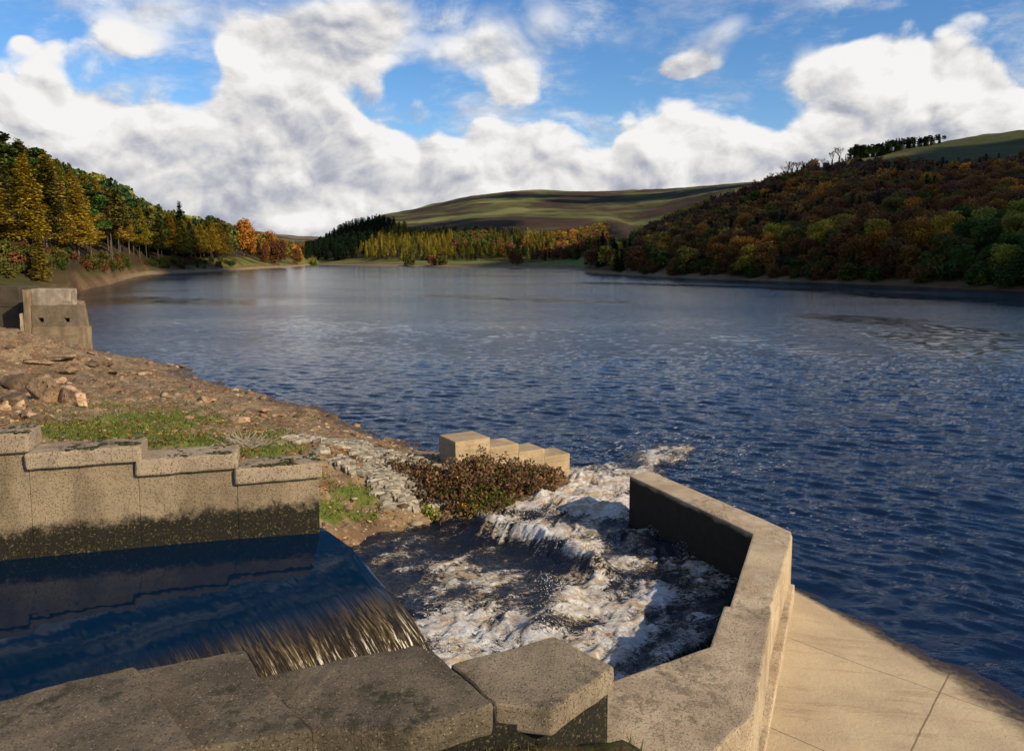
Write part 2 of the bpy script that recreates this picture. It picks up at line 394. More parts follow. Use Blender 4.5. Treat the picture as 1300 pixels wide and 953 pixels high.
ti = np.clip(TTg.astype(int), 0, Yc.shape[-1]-2)
YY = np.take_along_axis(Yc, ti[..., None], -1)[..., 0]; Y2 = np.take_along_axis(Yc, ti[..., None]+1, -1)[..., 0]
YY = YY+(Y2-YY)*(TTg-ti); XX = UU*YY; ZZ = ground(XX.ravel(), YY.ravel()).reshape(XX.shape)
me = gridmesh(XX, YY, ZZ, 'hills')
px_, py_ = proj(XX, YY, ZZ)
# ground cover kinds as albedo
def colmix(a, b, t): return a+(np.array(b)-a)*t[..., None]
brown = np.array((.085,.050,.026)); col = np.zeros(XX.shape+(3,))+brown
col = colmix(col, (.14,.085,.045), sstep(.45, .6, fbm(XX/14, YY/14, 2)))
hz = ZZ
col = colmix(col, (.20,.15,.09), (1-sstep(.9, 1.6, hz))*sstep(120, 300, YY))
lb = (px_ < 300)*(YY < 600)*sstep(1.6, 2.8, hz)*sstep(.35, .55, fbm(XX/8, YY/8, 12, 4)); col = colmix(col, (.060,.058,.018), lb)
col = colmix(col, (.045,.030,.014), sstep(2.6, 4.5, hz))
# meadow strip and fields by the far shore
mead = sstep(1.2, 2.4, hz)*(1-sstep(6.5, 8, hz))*sstep(380, 420, XX*0+YY)*sstep(.35, .5, fbm(XX/60, YY/25, 5))
mead = mead*((px_ < 745) | (YY > 600))
col = colmix(col, (.12,.135,.03), mead)
# moor
moor = sstep(900, 1200, YY)
mb = fbm(XX/170, YY/110, 7, 5)
mc = np.array((.036,.022,.012))+np.zeros(XX.shape+(3,))
mc = colmix(mc, (.082,.086,.026), sstep(.40, .52, mb)); mc = colmix(mc, (.15,.145,.05), sstep(.54, .70, mb))
mc = colmix(mc, (.050,.030,.018), sstep(.5, .65, fbm(XX/60, YY/40, 9)))
col = col*(1-moor[..., None])+mc*moor[..., None]
far = sstep(2300, 2900, YY); col = colmix(col, (.17,.12,.09), far*sstep(.45, .6, fbm(XX/300, YY/200, 4)))
# rough pasture above the right hand wood

trow = np.interp(px_, [960,1065,1200,1300,1700], [223,206,206,197,190])
pas = sstep(1000, 1060, px_)*sstep(4, -3, py_-trow)*(YY < 900)*(YY > 300)
pcol = colmix(np.array((.050,.056,.020))+np.zeros(XX.shape+(3,)), (.095,.088,.034), sstep(.5, .65, fbm(XX/90, YY/50, 8)))
col = col*(1-pas[..., None])+pcol*pas[..., None]
cattr(me, 'cover', col.reshape(-1, 3))
t = NT('hill_ground'); p = t.pos()
c = t.attr('cover', 'Color')
c = t.mix(1.0, c, t.mix(t.noise(p, .35, 6, .7), (.25,.24,.2), (1.8,1.75,1.7)), 'MULTIPLY')
c = t.mix(.5, c, t.mix(t.noise(t.pos((.012,.05,.05)), 1, 7, .7), (.55,.55,.55), (1.45,1.42,1.3)), 'MULTIPLY')
t.bsdf(c, .95, t.bump(t.noise(p, .5, 6, .7), .5), .1)
tag(link('hills', me, t.m, smooth=True), 'autumn valley sides of moor, pasture and brown shore around the lake', kind='structure')

# ------------------------------------------------------------------ lake
def waterline_pts(): pass
t = NT('lake_water'); p = t.pos()
# calm slicks: long streaks where hardly any wind touches the surface
dw = t.vmath('ADD', p, t.vmath('SCALE', t.vmath('SUBTRACT', t.noise(p, .06, 4, .6, out='Color'), (.5,.5,.5))))
dw.node.inputs[1].links[0].from_node.inputs['Scale'].default_value = 14
X, Y, Z = t.sep(dw)[:3]
def seg(A, B, wd):
    ax, ay = A[0], A[1]; bx, by = B[0]-ax, B[1]-ay; L2 = bx*bx+by*by
    rx = t.math('SUBTRACT', X, ax); ry = t.math('SUBTRACT', Y, ay)
    h = t.math('DIVIDE', t.math('ADD', t.math('MULTIPLY', rx, bx), t.math('MULTIPLY', ry, by)), L2, clamp=True)
    ex = t.math('SUBTRACT', rx, t.math('MULTIPLY', h, bx)); ey = t.math('SUBTRACT', ry, t.math('MULTIPLY', h, by))
    d = t.math('SQRT', t.math('ADD', t.math('MULTIPLY', ex, ex), t.math('MULTIPLY', ey, ey)))
    return t.ramp(d, wd*.4, wd, 1, 0)
sl_ = None
for (a, b, wd) in [((1050,401),(1110,406),7),((1110,406),(1200,419),5),((1180,428),(1300,455),6),((760,359),(1000,366),9),((1000,366),(1400,392),9),((110,379),(320,384),13),((560,376),(760,384),8),((940,430),(1060,445),4),((0,385),(150,380),10)]:
    g = seg(P(*a), P(*b), wd); sl_ = g if sl_ is None else t.math('MAXIMUM', sl_, g)
brk = t.ramp(t.noise(t.pos((.35,1.6,1)), 1, 3, .6), .38, .60, 1, .25)
sl_ = t.math('MULTIPLY', sl_, brk)
gust = t.ramp(t.noise(t.pos((.012,.03,1)), 1, 4, .6), .35, .65, .55, 1.15)
amp = t.math('MULTIPLY', gust, t.math('SUBTRACT', 1, t.math('MULTIPLY', sl_, .95)))
yy = t.sep(p)[1]; amp = t.math('MULTIPLY', amp, t.math('ADD', t.ramp(yy, 12, 60, 1.6, 1.15), 0)); amp = t.math('MULTIPLY', amp, t.ramp(yy, 60, 260, 1, .7))
r1 = t.noise(t.pos((.55,1.15,1), rot=(0,0,rad(-24))), 2.3, 6, .66, .5)
r2 = t.noise(t.pos((.5,1.0,1), rot=(0,0,rad(18))), .35, 3, .5, .4)
wv = t.n('ShaderNodeTexWave', wave_type='BANDS', bands_direction='Y', wave_profile='SIN')
t.l(t.pos((1,1,1), rot=(0,0,rad(-16))), wv.inputs[0]); wv.inputs['Scale'].default_value = .42; wv.inputs['Distortion'].default_value = 7; wv.inputs['Detail'].default_value = 3; wv.inputs['Detail Scale'].default_value = .8
hgt = t.math('ADD', t.math('ADD', t.math('MULTIPLY', r1, .55), t.math('MULTIPLY', r2, .55)), t.math('MULTIPLY', wv.outputs['Fac'], .10))
bn = t.bump(hgt, .095, amp)
fo = t.ramp(t.noise(t.pos((.8,1.6,1)), 3.5, 6, .75), .70, .74)
near = t.math('MAXIMUM', t.ramp(t.vmath('DISTANCE', p, tuple(P(1010,655)), out='Value'), 1.0, 5.5, .8, 0), t.ramp(t.vmath('DISTANCE', p, tuple(P(850,575)), out='Value'), 2.0, 7.5, 1, 0))
fo = t.ramp(t.math('ADD', t.noise(t.pos((1.1,1.8,1), rot=(0,0,rad(-30))), 3.2, 7, .78), t.math('MULTIPLY', near, .10)), .66, .74)
lc = t.mix(t.math('MULTIPLY', fo, near), (.002,.010,.032), (.5,.5,.5))
t.bsdf(lc, t.math('ADD', t.math('MULTIPLY', t.ramp(yy, 40, 220, .05, .11), t.math('SUBTRACT', 1, t.math('MULTIPLY', sl_, .7))), t.math('MULTIPLY', t.math('MULTIPLY', fo, near), .5)), bn, .5, IOR=1.333)
LAKE = t.m
# wind waves: a sum of short directional swells, real relief out to where they pass below the eye's resolution
wu = np.linspace(-1.0, 1.25, 1050); wy = np.geomspace(8.5, 110, 820)
WU, WY_ = np.meshgrid(wu, wy, indexing='ij'); WXX = WU*WY_; LZ = np.zeros_like(WXX); cell = np.maximum(WY_*.0031, WY_*.0021)
wr = np.random.default_rng(11)
wrpx = WXX+(fbm(WXX*.25, WY_*.25, 2, 3)-.5)*1.6; wrpy = WY_+(fbm(WXX*.25, WY_*.25, 8, 3)-.5)*1.6
for k in range(54):
    lam = .25*(1.4/.25)**wr.random(); a = rad(28+wr.normal(0, 24)); kk = 2*PI/lam
    am = .0062*lam**.9*(.5+wr.random()); fd = sstep(2.2, 4.5, lam/cell)
    ph = kk*(wrpx*math.sin(a)+wrpy*math.cos(a))+wr.random()*6.28; s_ = np.sin(ph); LZ += am*fd*(s_+.35*np.cos(2*ph)*fd)
gustn = .55+.9*fbm(WXX*.06, WY_*.09, 5, 3); LZ *= gustn*(.35+.65*sstep(60, 22, WY_))*sstep(110, 60, WY_)
print('wave rms', LZ[:, :300].std())
me = gridmesh(WXX, WY_, LZ, 'lake')
# flat water beyond, joined edge to edge
ex = [(-4000,110,0),(4000,110,0),(4000,6000,0),(-4000,6000,0)]
bm = bmesh.new(); bm.from_mesh(me)
def addq(q): bm.faces.new([bm.verts.new(v) for v in q])
addq(ex); addq([(wu[-1]*8.5,8.5,0),(4000,8.5,0),(4000,110,0),(wu[-1]*110,110,0)]); addq([(-4000,8.5,0),(wu[0]*8.5,8.5,0),(wu[0]*110,110,0),(-4000,110,0)]); addq([(-4000,-40,0),(4000,-40,0),(4000,8.5,0),(-4000,8.5,0)])
bm.to_mesh(me); bm.free()
tag(link('lake', me, LAKE, smooth=True), 'wind rippled blue reservoir water', kind='structure')

# ------------------------------------------------------------------ tree kit
def leafmat(name, spread=.5, sc=.35, trans=.25):
    t = NT(name); oi = t.n('ShaderNodeObjectInfo'); p = t.pos()
    a = t.attr('tint', 'Color'); c = t.mix(1.0, oi.outputs['Color'], a, 'MULTIPLY')
    n = t.noise(p, sc, 3, .6)
    c = t.mix(spread, c, t.mix(n, (.25,.30,.30), (2.3,2.0,1.6)), 'MULTIPLY')
    n2 = t.noise(p, 3.1, 2, .6)
    c = t.mix(.5, c, t.mix(n2, (.5,.5,.5), (1.6,1.6,1.5)), 'MULTIPLY')
    b = t.bsdf(c, .75, None, .15)
    tr = t.n('ShaderNodeBsdfTranslucent'); t.l(c, tr.inputs[0]); mx = t.n('ShaderNodeMixShader'); mx.inputs[0].default_value = trans
    t.l(b.outputs[0], mx.inputs[1]); t.l(tr.outputs[0], mx.inputs[2]); t.l(mx.outputs[0], t.out.inputs[0])
    return t.m
LEAF = leafmat('leaf'); NEEDLE = leafmat('needle', .45, .3, .15)
t = NT('bark'); p = t.pos((1,1,.3)); t.bsdf(t.mix(t.noise(p, 6, 5, .7), (.030,.022,.016), (.13,.10,.075)), .9, t.bump(t.noise(p, 9, 4), .05)); BARK = t.m
t = NT('pale_bark'); p = t.pos((1,1,.4)); t.bsdf(t.mix(t.noise(p, 6, 5, .7), (.08,.065,.05), (.30,.26,.21)), .9, t.bump(t.noise(p, 9, 4), .05)); PALE = t.m

def crown_broad(h, w, n, base=.12, q=.5, seed=0, thin=1.0):
    r = np.random.default_rng(seed); lobes = []
    for k in range(26):
        a = r.random()*2*PI; zz = r.random()**.8
        rr = w*.5*math.sqrt(max(0, 1-abs(zz*1.05-.42)**2*1.9))*(.55+.45*r.random())*.72
        lobes.append((math.cos(a)*rr, math.sin(a)*rr, h*(base+.08+(1-base-.16)*zz), w*(.09+.13*r.random())))
    lobes.append((0, 0, h*.6, w*.3)); L = np.array(lobes)
    k = r.integers(0, len(L), n); d = r.normal(size=(n, 3)); d /= np.linalg.norm(d, axis=1)[:, None]; d[:, 2] = d[:, 2]*.95+.15
    rad_ = L[k, 3]*(.55+.62*r.random(n)**.7*thin); cen = L[k, :3]+d*rad_[:, None]
    cen[:, 2] = np.maximum(cen[:, 2], h*base*.6)
    V, Fc = quads(cen, q, .25, r=r)
    tint = np.repeat(.7+.6*r.random(len(L))[k], 4); tc = np.stack([tint, tint*(.9+.1*tint), tint], 1)
    return V, Fc, tc
def crown_conifer(h, w, n, base=.2, q=.5, seed=0, droop=.12, pw=.9, open_=.0, flatq=.9):
    r = np.random.default_rng(seed); nl = int(16+h*.9); cs = []; ts = []
    per = max(1, n//(nl*7))
    for i in range(nl):
        f = (i+.5*r.random())/nl; z = h*(base+(1-base)*f); L0 = w*.5*((1-f)**pw)+.12*q
        if r.random() < open_*.3: continue
        nb = int(5+4*(1-f))
        for b in range(nb):
            a = r.random()*2*PI; L = L0*(.6+.5*r.random()); m = int(per*(.4+1.2*L/(w*.5)))+2
            s = r.random(m)**.6; wob = r.normal(size=(m, 3))*q*.38
            x = np.cos(a)*L*s; y = np.sin(a)*L*s; zz = z-droop*L*s*1.2+L*.10*s*s
            side = r.normal(size=m)*L*.16*s
            c = np.stack([x-np.sin(a)*side, y+np.cos(a)*side, zz], 1)+wob*[1, 1, .45]
            c[:, 2] += r.normal(size=m)*h*.018; cs.append(c); ts.append(np.full(m, .65+.7*r.random()))
    cen = np.concatenate(cs); tv = np.repeat(np.concatenate(ts), 4)
    V, Fc = quads(cen, q, flatq, .8, r=r)
    return V, Fc, np.stack([tv, tv, tv], 1)
def crown_pine(h, w, n, base=.4, q=.5, seed=0):
    r = np.random.default_rng(seed); L = []
    for k in range(22):
        f = r.random(); a = r.random()*2*PI; rr = w*.42*math.sqrt(r.random())*(1-.55*f)
        L.append((math.cos(a)*rr, math.sin(a)*rr, h*(base+(1-base)*(f*.92+.03)), w*(.10+.09*r.random())*(1.15-.4*f)))
    L = np.array(L); k = r.integers(0, len(L), n); d = r.normal(size=(n, 3)); d /= np.linalg.norm(d, axis=1)[:, None]
    cen = L[k, :3]+d*L[k, 3:4]*[1.25, 1.25, .55]
    V, Fc = quads(cen, q, .5, r=r); tv = np.repeat(.6+.8*r.random(len(L))[k], 4)
    return V, Fc, np.stack([tv, tv, tv], 1)
def crownmesh(t3, mat, name='crown'):
    V, Fc, tc = t3; me = npmesh(V, Fc, name); cattr(me, 'tint', tc); me.materials.append(mat); return me
def trunkmesh(h, r0, limbs=0, reach=1.5, seed=0, mat=None, top=.8, lo=.3, k=6):
    r = random.Random(seed); pts = []; x = y = 0
    n = 6
    for i in range(n+1): pts.append((x, y, h*top*i/n-.3*(i == 0))); x += r.uniform(-.02, .02)*h*.5; y += r.uniform(-.02, .02)*h*.5
    s = [(pts[i], pts[i+1], r0*(1-.8*i/n), r0*(1-.8*(i+1)/n)) for i in range(n)]
    for _ in range(limbs):
        i = r.randint(1, n-1); f = i/n
        if f*top < lo: continue
        a = r.random()*2*PI; p0 = Vector(pts[i]); L = reach*r.uniform(.5, 1)
        p1 = p0+Vector((math.cos(a)*L*.5, math.sin(a)*L*.5, L*.35)); p2 = p1+Vector((math.cos(a)*L*.5, math.sin(a)*L*.5, L*.6))
        s += [(p0, p1, r0*.4*(1-.6*f), r0*.25), (p1, p2, r0*.25, r0*.08)]
    me = tubes(s, k, 'trunk'); me.materials.append(mat or BARK); return me
def baremesh(h, w, seed, mat):
    r = random.Random(seed); s = []
    def grow(p, d, L, rr, lv):
        q = p+d*L; s.append((p, q, rr, rr*.65))
        if lv == 0: return
        for _ in range(3 if lv > 1 else 4):
            nd = (d+Vector((r.uniform(-1, 1), r.uniform(-1, 1), r.uniform(-.2, .7)))*.75).normalized()
            grow(q, nd, L*r.uniform(.55, .8), rr*.62, lv-1)
    grow(Vector((0, 0, -.3)), Vector((0, 0, 1)), h*.30, h*.034, 5)
    me = tubes(s, 3, 'crown'); me.materials.append(mat); return me
KIT = {}
for i in range(4):
    KIT['broad', i] = (crownmesh(crown_broad(10+i*.0, 8.2+i*.8, 3600, .04, .40, 10+i), LEAF), trunkmesh(10, .22, 9, 4, i))
    KIT['larch', i] = (crownmesh(crown_conifer(20, 10.5, 7000, .24+.04*i, .50, 20+i, .22, .62, .2), NEEDLE), trunkmesh(20, .20, 0, 1, i, BARK, .95))
    KIT['pine', i] = (crownmesh(crown_pine(20, 10, 3200, .32+.04*i, .55, 30+i), NEEDLE), trunkmesh(20, .22, 10, 2.6, i, BARK, .80, .35))
    KIT['spruce', i] = (crownmesh(crown_conifer(16, 5.6+i*.3, 1800, .03, .55, 40+i, .3, 1.0, 0), NEEDLE), trunkmesh(16, .16, 0, 1, i, BARK, .95))
    KIT['bare', i] = (baremesh(9, 6, 50+i, BARK), trunkmesh(9, .2, 0, 1, i, BARK, .3))
    KIT['shrub', i] = (crownmesh(crown_broad(3, 4.2, 900, .0, .32, 60+i), LEAF), trunkmesh(3, .07, 6, 1.2, i, BARK, .7, .1))
SMALL = {}
for kd, fn in (('broad', lambda s: crown_broad(10, 10, 420, .03, 1.15, s)), ('spruce', lambda s: crown_conifer(16, 5.6, 260, .02, 1.2, s, .3, 1.0, 0)), ('larch', lambda s: crown_conifer(16, 6.5, 300, .05, 1.2, s, .2, .9, 0)), ('pine', lambda s: crown_broad(11, 7, 300, .1, 1.1, s))):
    SMALL[kd] = [fn(70+k) for k in range(3)]
TREES = []      # (kind, x, y, height, colour, zone, label, name)
def put_tree(kind, x, y, h, col, label, name, group, w=1.0, z=None, cat='tree'):
    zg = float(ground(x, y)[0]) if z is None else z
    i = random.randrange(4); cm, tm = KIT[kind, i]; href = {'broad':10,'larch':20,'pine':20,'spruce':16,'bare':9,'shrub':3}[kind]
    o = empty(name, (x, y, zg-.05), random.random()*6.28); s = h/href; o.scale = (s*w, s*w, s)
    tag(o, label, cat, group)
    for nm, m in (('crown', cm), ('trunk', tm)):
        c = D.objects.new(nm, m); C.objects.link(c); c.parent = o; c.color = (*col, 1)
    return o
CNAME = {}
PAL = {  # colour word -> albedo
 'rust brown': (.125,.056,.022), 'copper': (.17,.080,.024), 'orange': (.28,.125,.020), 'golden': (.25,.185,.024), 'yellow': (.36,.30,.035),
 'olive': (.085,.080,.018), 'yellow green': (.17,.17,.028), 'green': (.045,.075,.016), 'dark green': (.018,.036,.014), 'purple brown': (.085,.048,.034), 'blue green': (.024,.050,.026)}
def jit(c, a=.22):
    k = 1+random.uniform(-a, a); return tuple(max(.004, v*k*(1+random.uniform(-a, a)*.4)) for v in c)
def scatter(u0, u1, y0, y1, step, fn):
    """jittered grid over a bearing/distance patch, constant ground spacing"""
    y = y0
    out = []
    while y < y1:
        x0, x1 = U_(u0)*y, U_(u1)*y; n = int(abs(x1-x0)/step)
        for i in range(n+1):
            xx = x0+(i+random.uniform(-.4, .4))*step; yy = y+random.uniform(-.4, .4)*step
            out.append((xx, yy))
        y += step*.95
    if not out: return
    A = np.array(out); z = ground(A[:, 0], A[:, 1]); a, b = proj(A[:, 0], A[:, 1], z)
    for (x, y), zz, c, rw in zip(out, z, a, b): fn(x, y, zz, c, rw)
cand = []   # kind, x, y, z, h, colourword, place
def wood(n): return float(n)
# --- right hand hillside wood
def f_right(x, y, z, c, rw):
    if z < 1.0: return
    top = np.interp(c, [740,765,800,820,850,900,950,1000,1065,1200,1300,1700], [330,340,312,303,286,262,244,221,215,217,210,204])
    if rw < top: return
    yr = np.interp(c, [740,765,800,820,850,900,950,1000,1065], [395,415,470,490,530,570,590,615,700])
    if y > yr and c < 1065: return
    if 925 < c < 1050 and y > yr-24: return
    n = float(fbm(x/45, y/45, 11, 3)); r = random.random(); fr = z < 12
    edge = np.interp(c, [745,765,800,850,900], [0,0,1,1,0])*(y > yr-45)
    if c < 800 and z < 12 and r < .55: cand.append(('spruce', x, y, z, random.uniform(7, 11), 'dark green', 'right')); return
    if n < .40 and r < .6 and not fr: cand.append(('spruce', x, y, z, random.uniform(7, 10), 'blue green', 'right')); return
    if edge and r < .85: cw = 'golden'
    elif fr and c > 1205: cw = random.choice(['green','green','green','yellow green','olive'])
    elif fr: cw = random.choice(['olive','olive','copper','orange','rust brown','golden','rust brown'])
    elif rw < top+16: cw = random.choice(['purple brown','purple brown','rust brown'])
    else: cw = random.choice(['rust brown','rust brown','rust brown','copper','copper','orange','purple brown','olive'])
    cand.append(('broad', x, y, z, random.uniform(5.5, 9)*(.95 if fr else 1.0), cw, 'right'))
scatter(742, 1440, 130, 660, 6.9, f_right)
# --- far woods across the head of the lake
def f_far(x, y, z, c, rw):
    if z < 5.0: return
    r = random.random(); n = float(fbm(x/90, y/90, 21, 3))
    spr = (c < np.interp(rw, [268,290,300,316,330], [505,502,478,458,450]))
    if rw < np.interp(c, [395,440,480,505,520,600,640,700,720,760], [312,282,274,272,296,294,297,303,298,290]): return
    if spr: cand.append(('spruce', x, y, z, random.uniform(13, 16), 'dark green', 'far')); return
    if c < 462 and rw > 321 and r < .5: cand.append(('larch', x, y, z, random.uniform(9, 13), random.choice(['copper','olive','blue green','olive']), 'far')); return
    if c < 575: k, cw = 'larch', random.choice(['yellow','yellow','golden','yellow green','olive'])
    elif c < 620: k, cw = ('broad', random.choice(['olive','rust brown','olive','green'])) if rw < 318 else ('larch', random.choice(['yellow green','olive']))
    elif c < 665: k, cw = ('larch', random.choice(['yellow green','golden','olive','blue green'])) 
    elif rw > 326: k, cw = ('spruce', random.choice(['blue green','dark green','green','yellow green']))
    elif c < 700: k, cw = ('larch', random.choice(['yellow','yellow green','golden']))
    else: k, cw = ('broad', random.choice(['orange','copper','rust brown','golden','olive','olive']))
    if n > .6 and r < .6 and c > 625: k, cw = 'broad', 'rust brown'
    cand.append((k, x, y, z, random.uniform(7, 12) if k != 'broad' else random.uniform(6, 9), cw, 'far'))
scatter(392, 770, 560, 1330, 10.0, f_far)
# --- left bank wood
def f_left(x, y, z, c, rw):
    if z < 5.0 or c > 292: return
    if y > 560: return
    r = random.random(); front = z < 9.5
    n = float(fbm(x/40, y/40, 31, 3))
    if c > 250 and z > 10 and r < .4: return
    if front:
        if r < .62: cand.append(('larch', x, y, z, random.uniform(17, 21), random.choice(['golden','golden','olive','yellow green','golden']), 'left'))
        else: cand.append(('pine', x, y, z, random.uniform(18, 22), random.choice(['olive','green']), 'left'))
    else:
        if n > .58 and c > 60: cand.append(('larch', x, y, z, random.uniform(14, 18), random.choice(['golden','yellow green','golden']), 'left'))
        else: cand.append(('spruce' if r < .5 else 'pine', x, y, z, random.uniform(13, 18), random.choice(['dark green','green','blue green','yellow green']), 'left'))
scatter(-420, 292, 112, 560, 7.0, f_left)
# --- wooded slope far up the valley on the left
def f_val(x, y, z, c, rw):
    if c < 284 or c > 392: return
    if rw > 325 and random.random() < .85: return
    if rw < np.interp(c, [290,320,345,370,392], [293,298,306,312,318]): return
    cand.append((random.choice(['broad','broad','spruce']), x, y, z, random.uniform(9, 13), random.choice(['olive','green','orange','copper','yellow green']), 'valley'))
scatter(286, 390, 640, 1500, 17, f_val)
# the 300 trees of each kind that show largest stand alone, the rest of each kind is one wood
def shown(k): return k[4]/k[2]
from collections import defaultdict
bykind = defaultdict(list)
for k in cand: bykind[k[0]].append(k)
# what stands in front hides what stands behind: drop trees whose whole height is covered (coarse occlusion by column)
def visible(lst):
    lst = sorted(lst, key=lambda k: k[2]); hor = {}
    keep = []
    for k in lst:
        kind, x, y, z, h = k[:5]; c, top = proj(x, y, z+h); _, bot = proj(x, y, z); wpx = h*.35/y*1000
        cols = range(int((c-wpx*.5)//4), int((c+wpx*.5)//4)+1)
        cover = max(hor.get(q, 999) for q in cols) if cols else 999
        if top < cover+2 or random.random() < .12: keep.append(k)
        for q in cols: hor[q] = min(hor.get(q, 999), top+h*.30/y*1000)
    return keep
allv = visible(cand)
bykind = defaultdict(list)
for k in allv: bykind[k[0]].append(k)
WHERE = {'right': 'on the shaded hillside wood right of the lake', 'far': 'in the woods across the head of the lake', 'left': 'in the wood on the left bank', 'valley': 'on the valley slope beyond the left bank'}
KN = {'broad': ('broadleaf_tree', 'broadleaf tree'), 'spruce': ('spruce_tree', 'narrow spruce'), 'larch': ('larch_tree', 'larch'), 'pine': ('pine_tree', 'pine')}
rest = []
TONE = {'right': 1.25, 'far': 1.15, 'left': 1.1, 'valley': 1.1}
for kd, lst in bykind.items():
    lst.sort(key=shown, reverse=True)
    for k in lst[:285]:
        kind, x, y, z, h, cw, pl = k
        nm, nn = KN[kd]
        fr = 'front row ' if (pl == 'right' and z < 8) or (pl == 'left' and z < 8) else ''
        lab = f"{cw} {fr}{nn} {WHERE[pl]}"
        put_tree(kd, x, y, h, jit(tuple(v*TONE[pl] for v in PAL[cw])), lab, nm, lab, 1.35 if kd in ('spruce', 'larch') and pl == 'far' else (1.12 if kd == 'broad' else 1.0), z)
    rest += lst[285:]
print('TREES', {k: len(v) for k, v in bykind.items()}, 'rest', len(rest), 'cand', len(cand))
for kd in SMALL:
    rs = [k for k in rest if k[0] == kd]
    if not rs: continue
    Vs = []; Fs = []; Cs = []; b = 0
    for k in rs:
        V, Fc, tc = SMALL[kd][random.randrange(3)]; s = k[4]/(10 if kd == 'broad' else 11 if kd == 'pine' else 16); a = random.random()*6.28
        Rm = np.array([[math.cos(a), -math.sin(a), 0], [math.sin(a), math.cos(a), 0], [0, 0, 1]])
        Vs.append((V*s)@Rm.T+[k[1], k[2], k[3]-.1]); Fs.append(Fc+b); b += len(V); Cs.append(tc*np.array(jit(PAL[k[5]]))*TONE[k[6]])
    me = npmesh(np.concatenate(Vs), np.concatenate(Fs), 'w'); cattr(me, 'tint', np.concatenate(Cs)); me.materials.append(NEEDLE if kd != 'broad' else LEAF)
    o = D.objects.new({'broad':'broadleaf_wood','spruce':'spruce_wood','larch':'larch_wood','pine':'pine_wood'}[kd], me); C.objects.link(o); o.color = (1,1,1,1)
    tag(o, {'broad':'mass of small autumn broadleaf crowns filling the far hillside wood','spruce':'mass of small dark spruces filling the far plantation','larch':'mass of small golden larches in the far woods','pine':'mass of small green pines deep in the left wood'}[kd], 'wood', kind='stuff')

# ------------------------------------------------------------------ single trees and shrubs that stand out
def at(px, Y):
    x, y, z = ray(px, 329); return x/y*Y, Y
def single(kind, px, Y, h, cw, label, name, w=1.0, group=None, cat='tree'):
    x, y = at(px, Y); return put_tree(kind, x, y, h, jit(PAL[cw], .08), label, name, group, w, cat=cat)
single('spruce', 230, 400, 27, 'dark green', 'tall dark spruce rising above the golden larches of the left bank wood', 'spruce_tree', 1.1)
single('spruce', 50, 118, 7.5, 'golden', 'small young golden conifer alone in front of the left bank trunks', 'young_conifer', 1.35)
single('broad', 310, 560, 24, 'orange', 'bright orange spreading tree beside the green field left of the valley', 'autumn_tree', .95)
single('broad', 345, 610, 22, 'orange', 'orange topped tree behind the dark tree on the left point', 'autumn_tree', .7)
single('broad', 335, 560, 12, 'rust brown', 'low dark brown tree left of the dark domed tree on the point', 'autumn_tree', .9)
single('broad', 354, 580, 17, 'rust brown', 'dark brown domed tree standing on the left point of the shore', 'autumn_tree', .95)
single('broad', 378, 660, 14, 'copper', 'copper tree just behind the tip of the left point', 'autumn_tree', .7)
single('shrub', 397, 800, 8, 'yellow green', 'round yellow green bush on the meadow at the head of the lake', 'bush', 1.0, cat='bush')
single('broad', 288, 520, 13, 'olive', 'olive tree at the left end of the green field', 'autumn_tree', .8)
single('broad', 326, 620, 12, 'golden', 'small golden tree behind the bright orange tree', 'autumn_tree', .8)
for i, (px, Y, h, cw) in enumerate([(520,690,9,'olive'),(548,660,8,'rust brown'),(562,655,7,'olive'),(655,560,9,'copper')]):
    single('shrub', px, Y, h, cw, ['olive willow bush','brown willow bush','small olive bush','copper bush'][i]+' on the far meadow strip at the water edge', 'bush', 1.0, cat='bush')
single('spruce', 765, 352, 15.5, 'dark green', 'tallest dark spruce on the tip of the right wood', 'spruce_tree', 1.15)
single('spruce', 779, 345, 12, 'dark green', 'second dark spruce right of the tallest one on the right tip', 'spruce_tree', 1.2)
for i, (px, Y, h) in enumerate([(930,572,10),(938,575,9),(947,578,11),(956,582,12),(962,584,11),(968,588,13),(975,590,14),(982,592,13),(988,594,12),(994,597,15),(1001,600,16),(1008,603,14),(1015,606,12),(1024,612,11),(1032,614,10),(1040,616,9),(1052,618,13),(1061,620,16)]):
    single('bare', px, Y, h, 'rust brown', 'leafless tree silhouetted on the skyline above the right hand wood', 'bare_tree', 1.0, 'leafless skyline trees')
# plantation on the brow
n = 0
for i in range(150):
    px = random.uniform(1068, 1186); f = (px-1068)/118; row = np.interp(px, [1065,1100,1190], [203,189,176]); Y = float(np.interp(px, [1065,1190], [620,690]))+random.uniform(-20, -4)
    x, y = at(px, Y); z = float(ground(x, y)[0]); zt = R(Y, row-2); 
    put_tree('spruce' if random.random() < .6 else 'pine', x, y, random.uniform(9, 12)*(1-.35*f)*min(1, .5+f*6), jit(PAL[random.choice(['dark green','green','dark green'])]), 'dark conifer of the small plantation on the brow of the right hill', 'conifer_tree', 'plantation on the brow', 1.1, z)
single('pine', 1190, 700, 6, 'dark green', 'lone round tree on the skyline just right of the brow plantation', 'conifer_tree', 1.6)
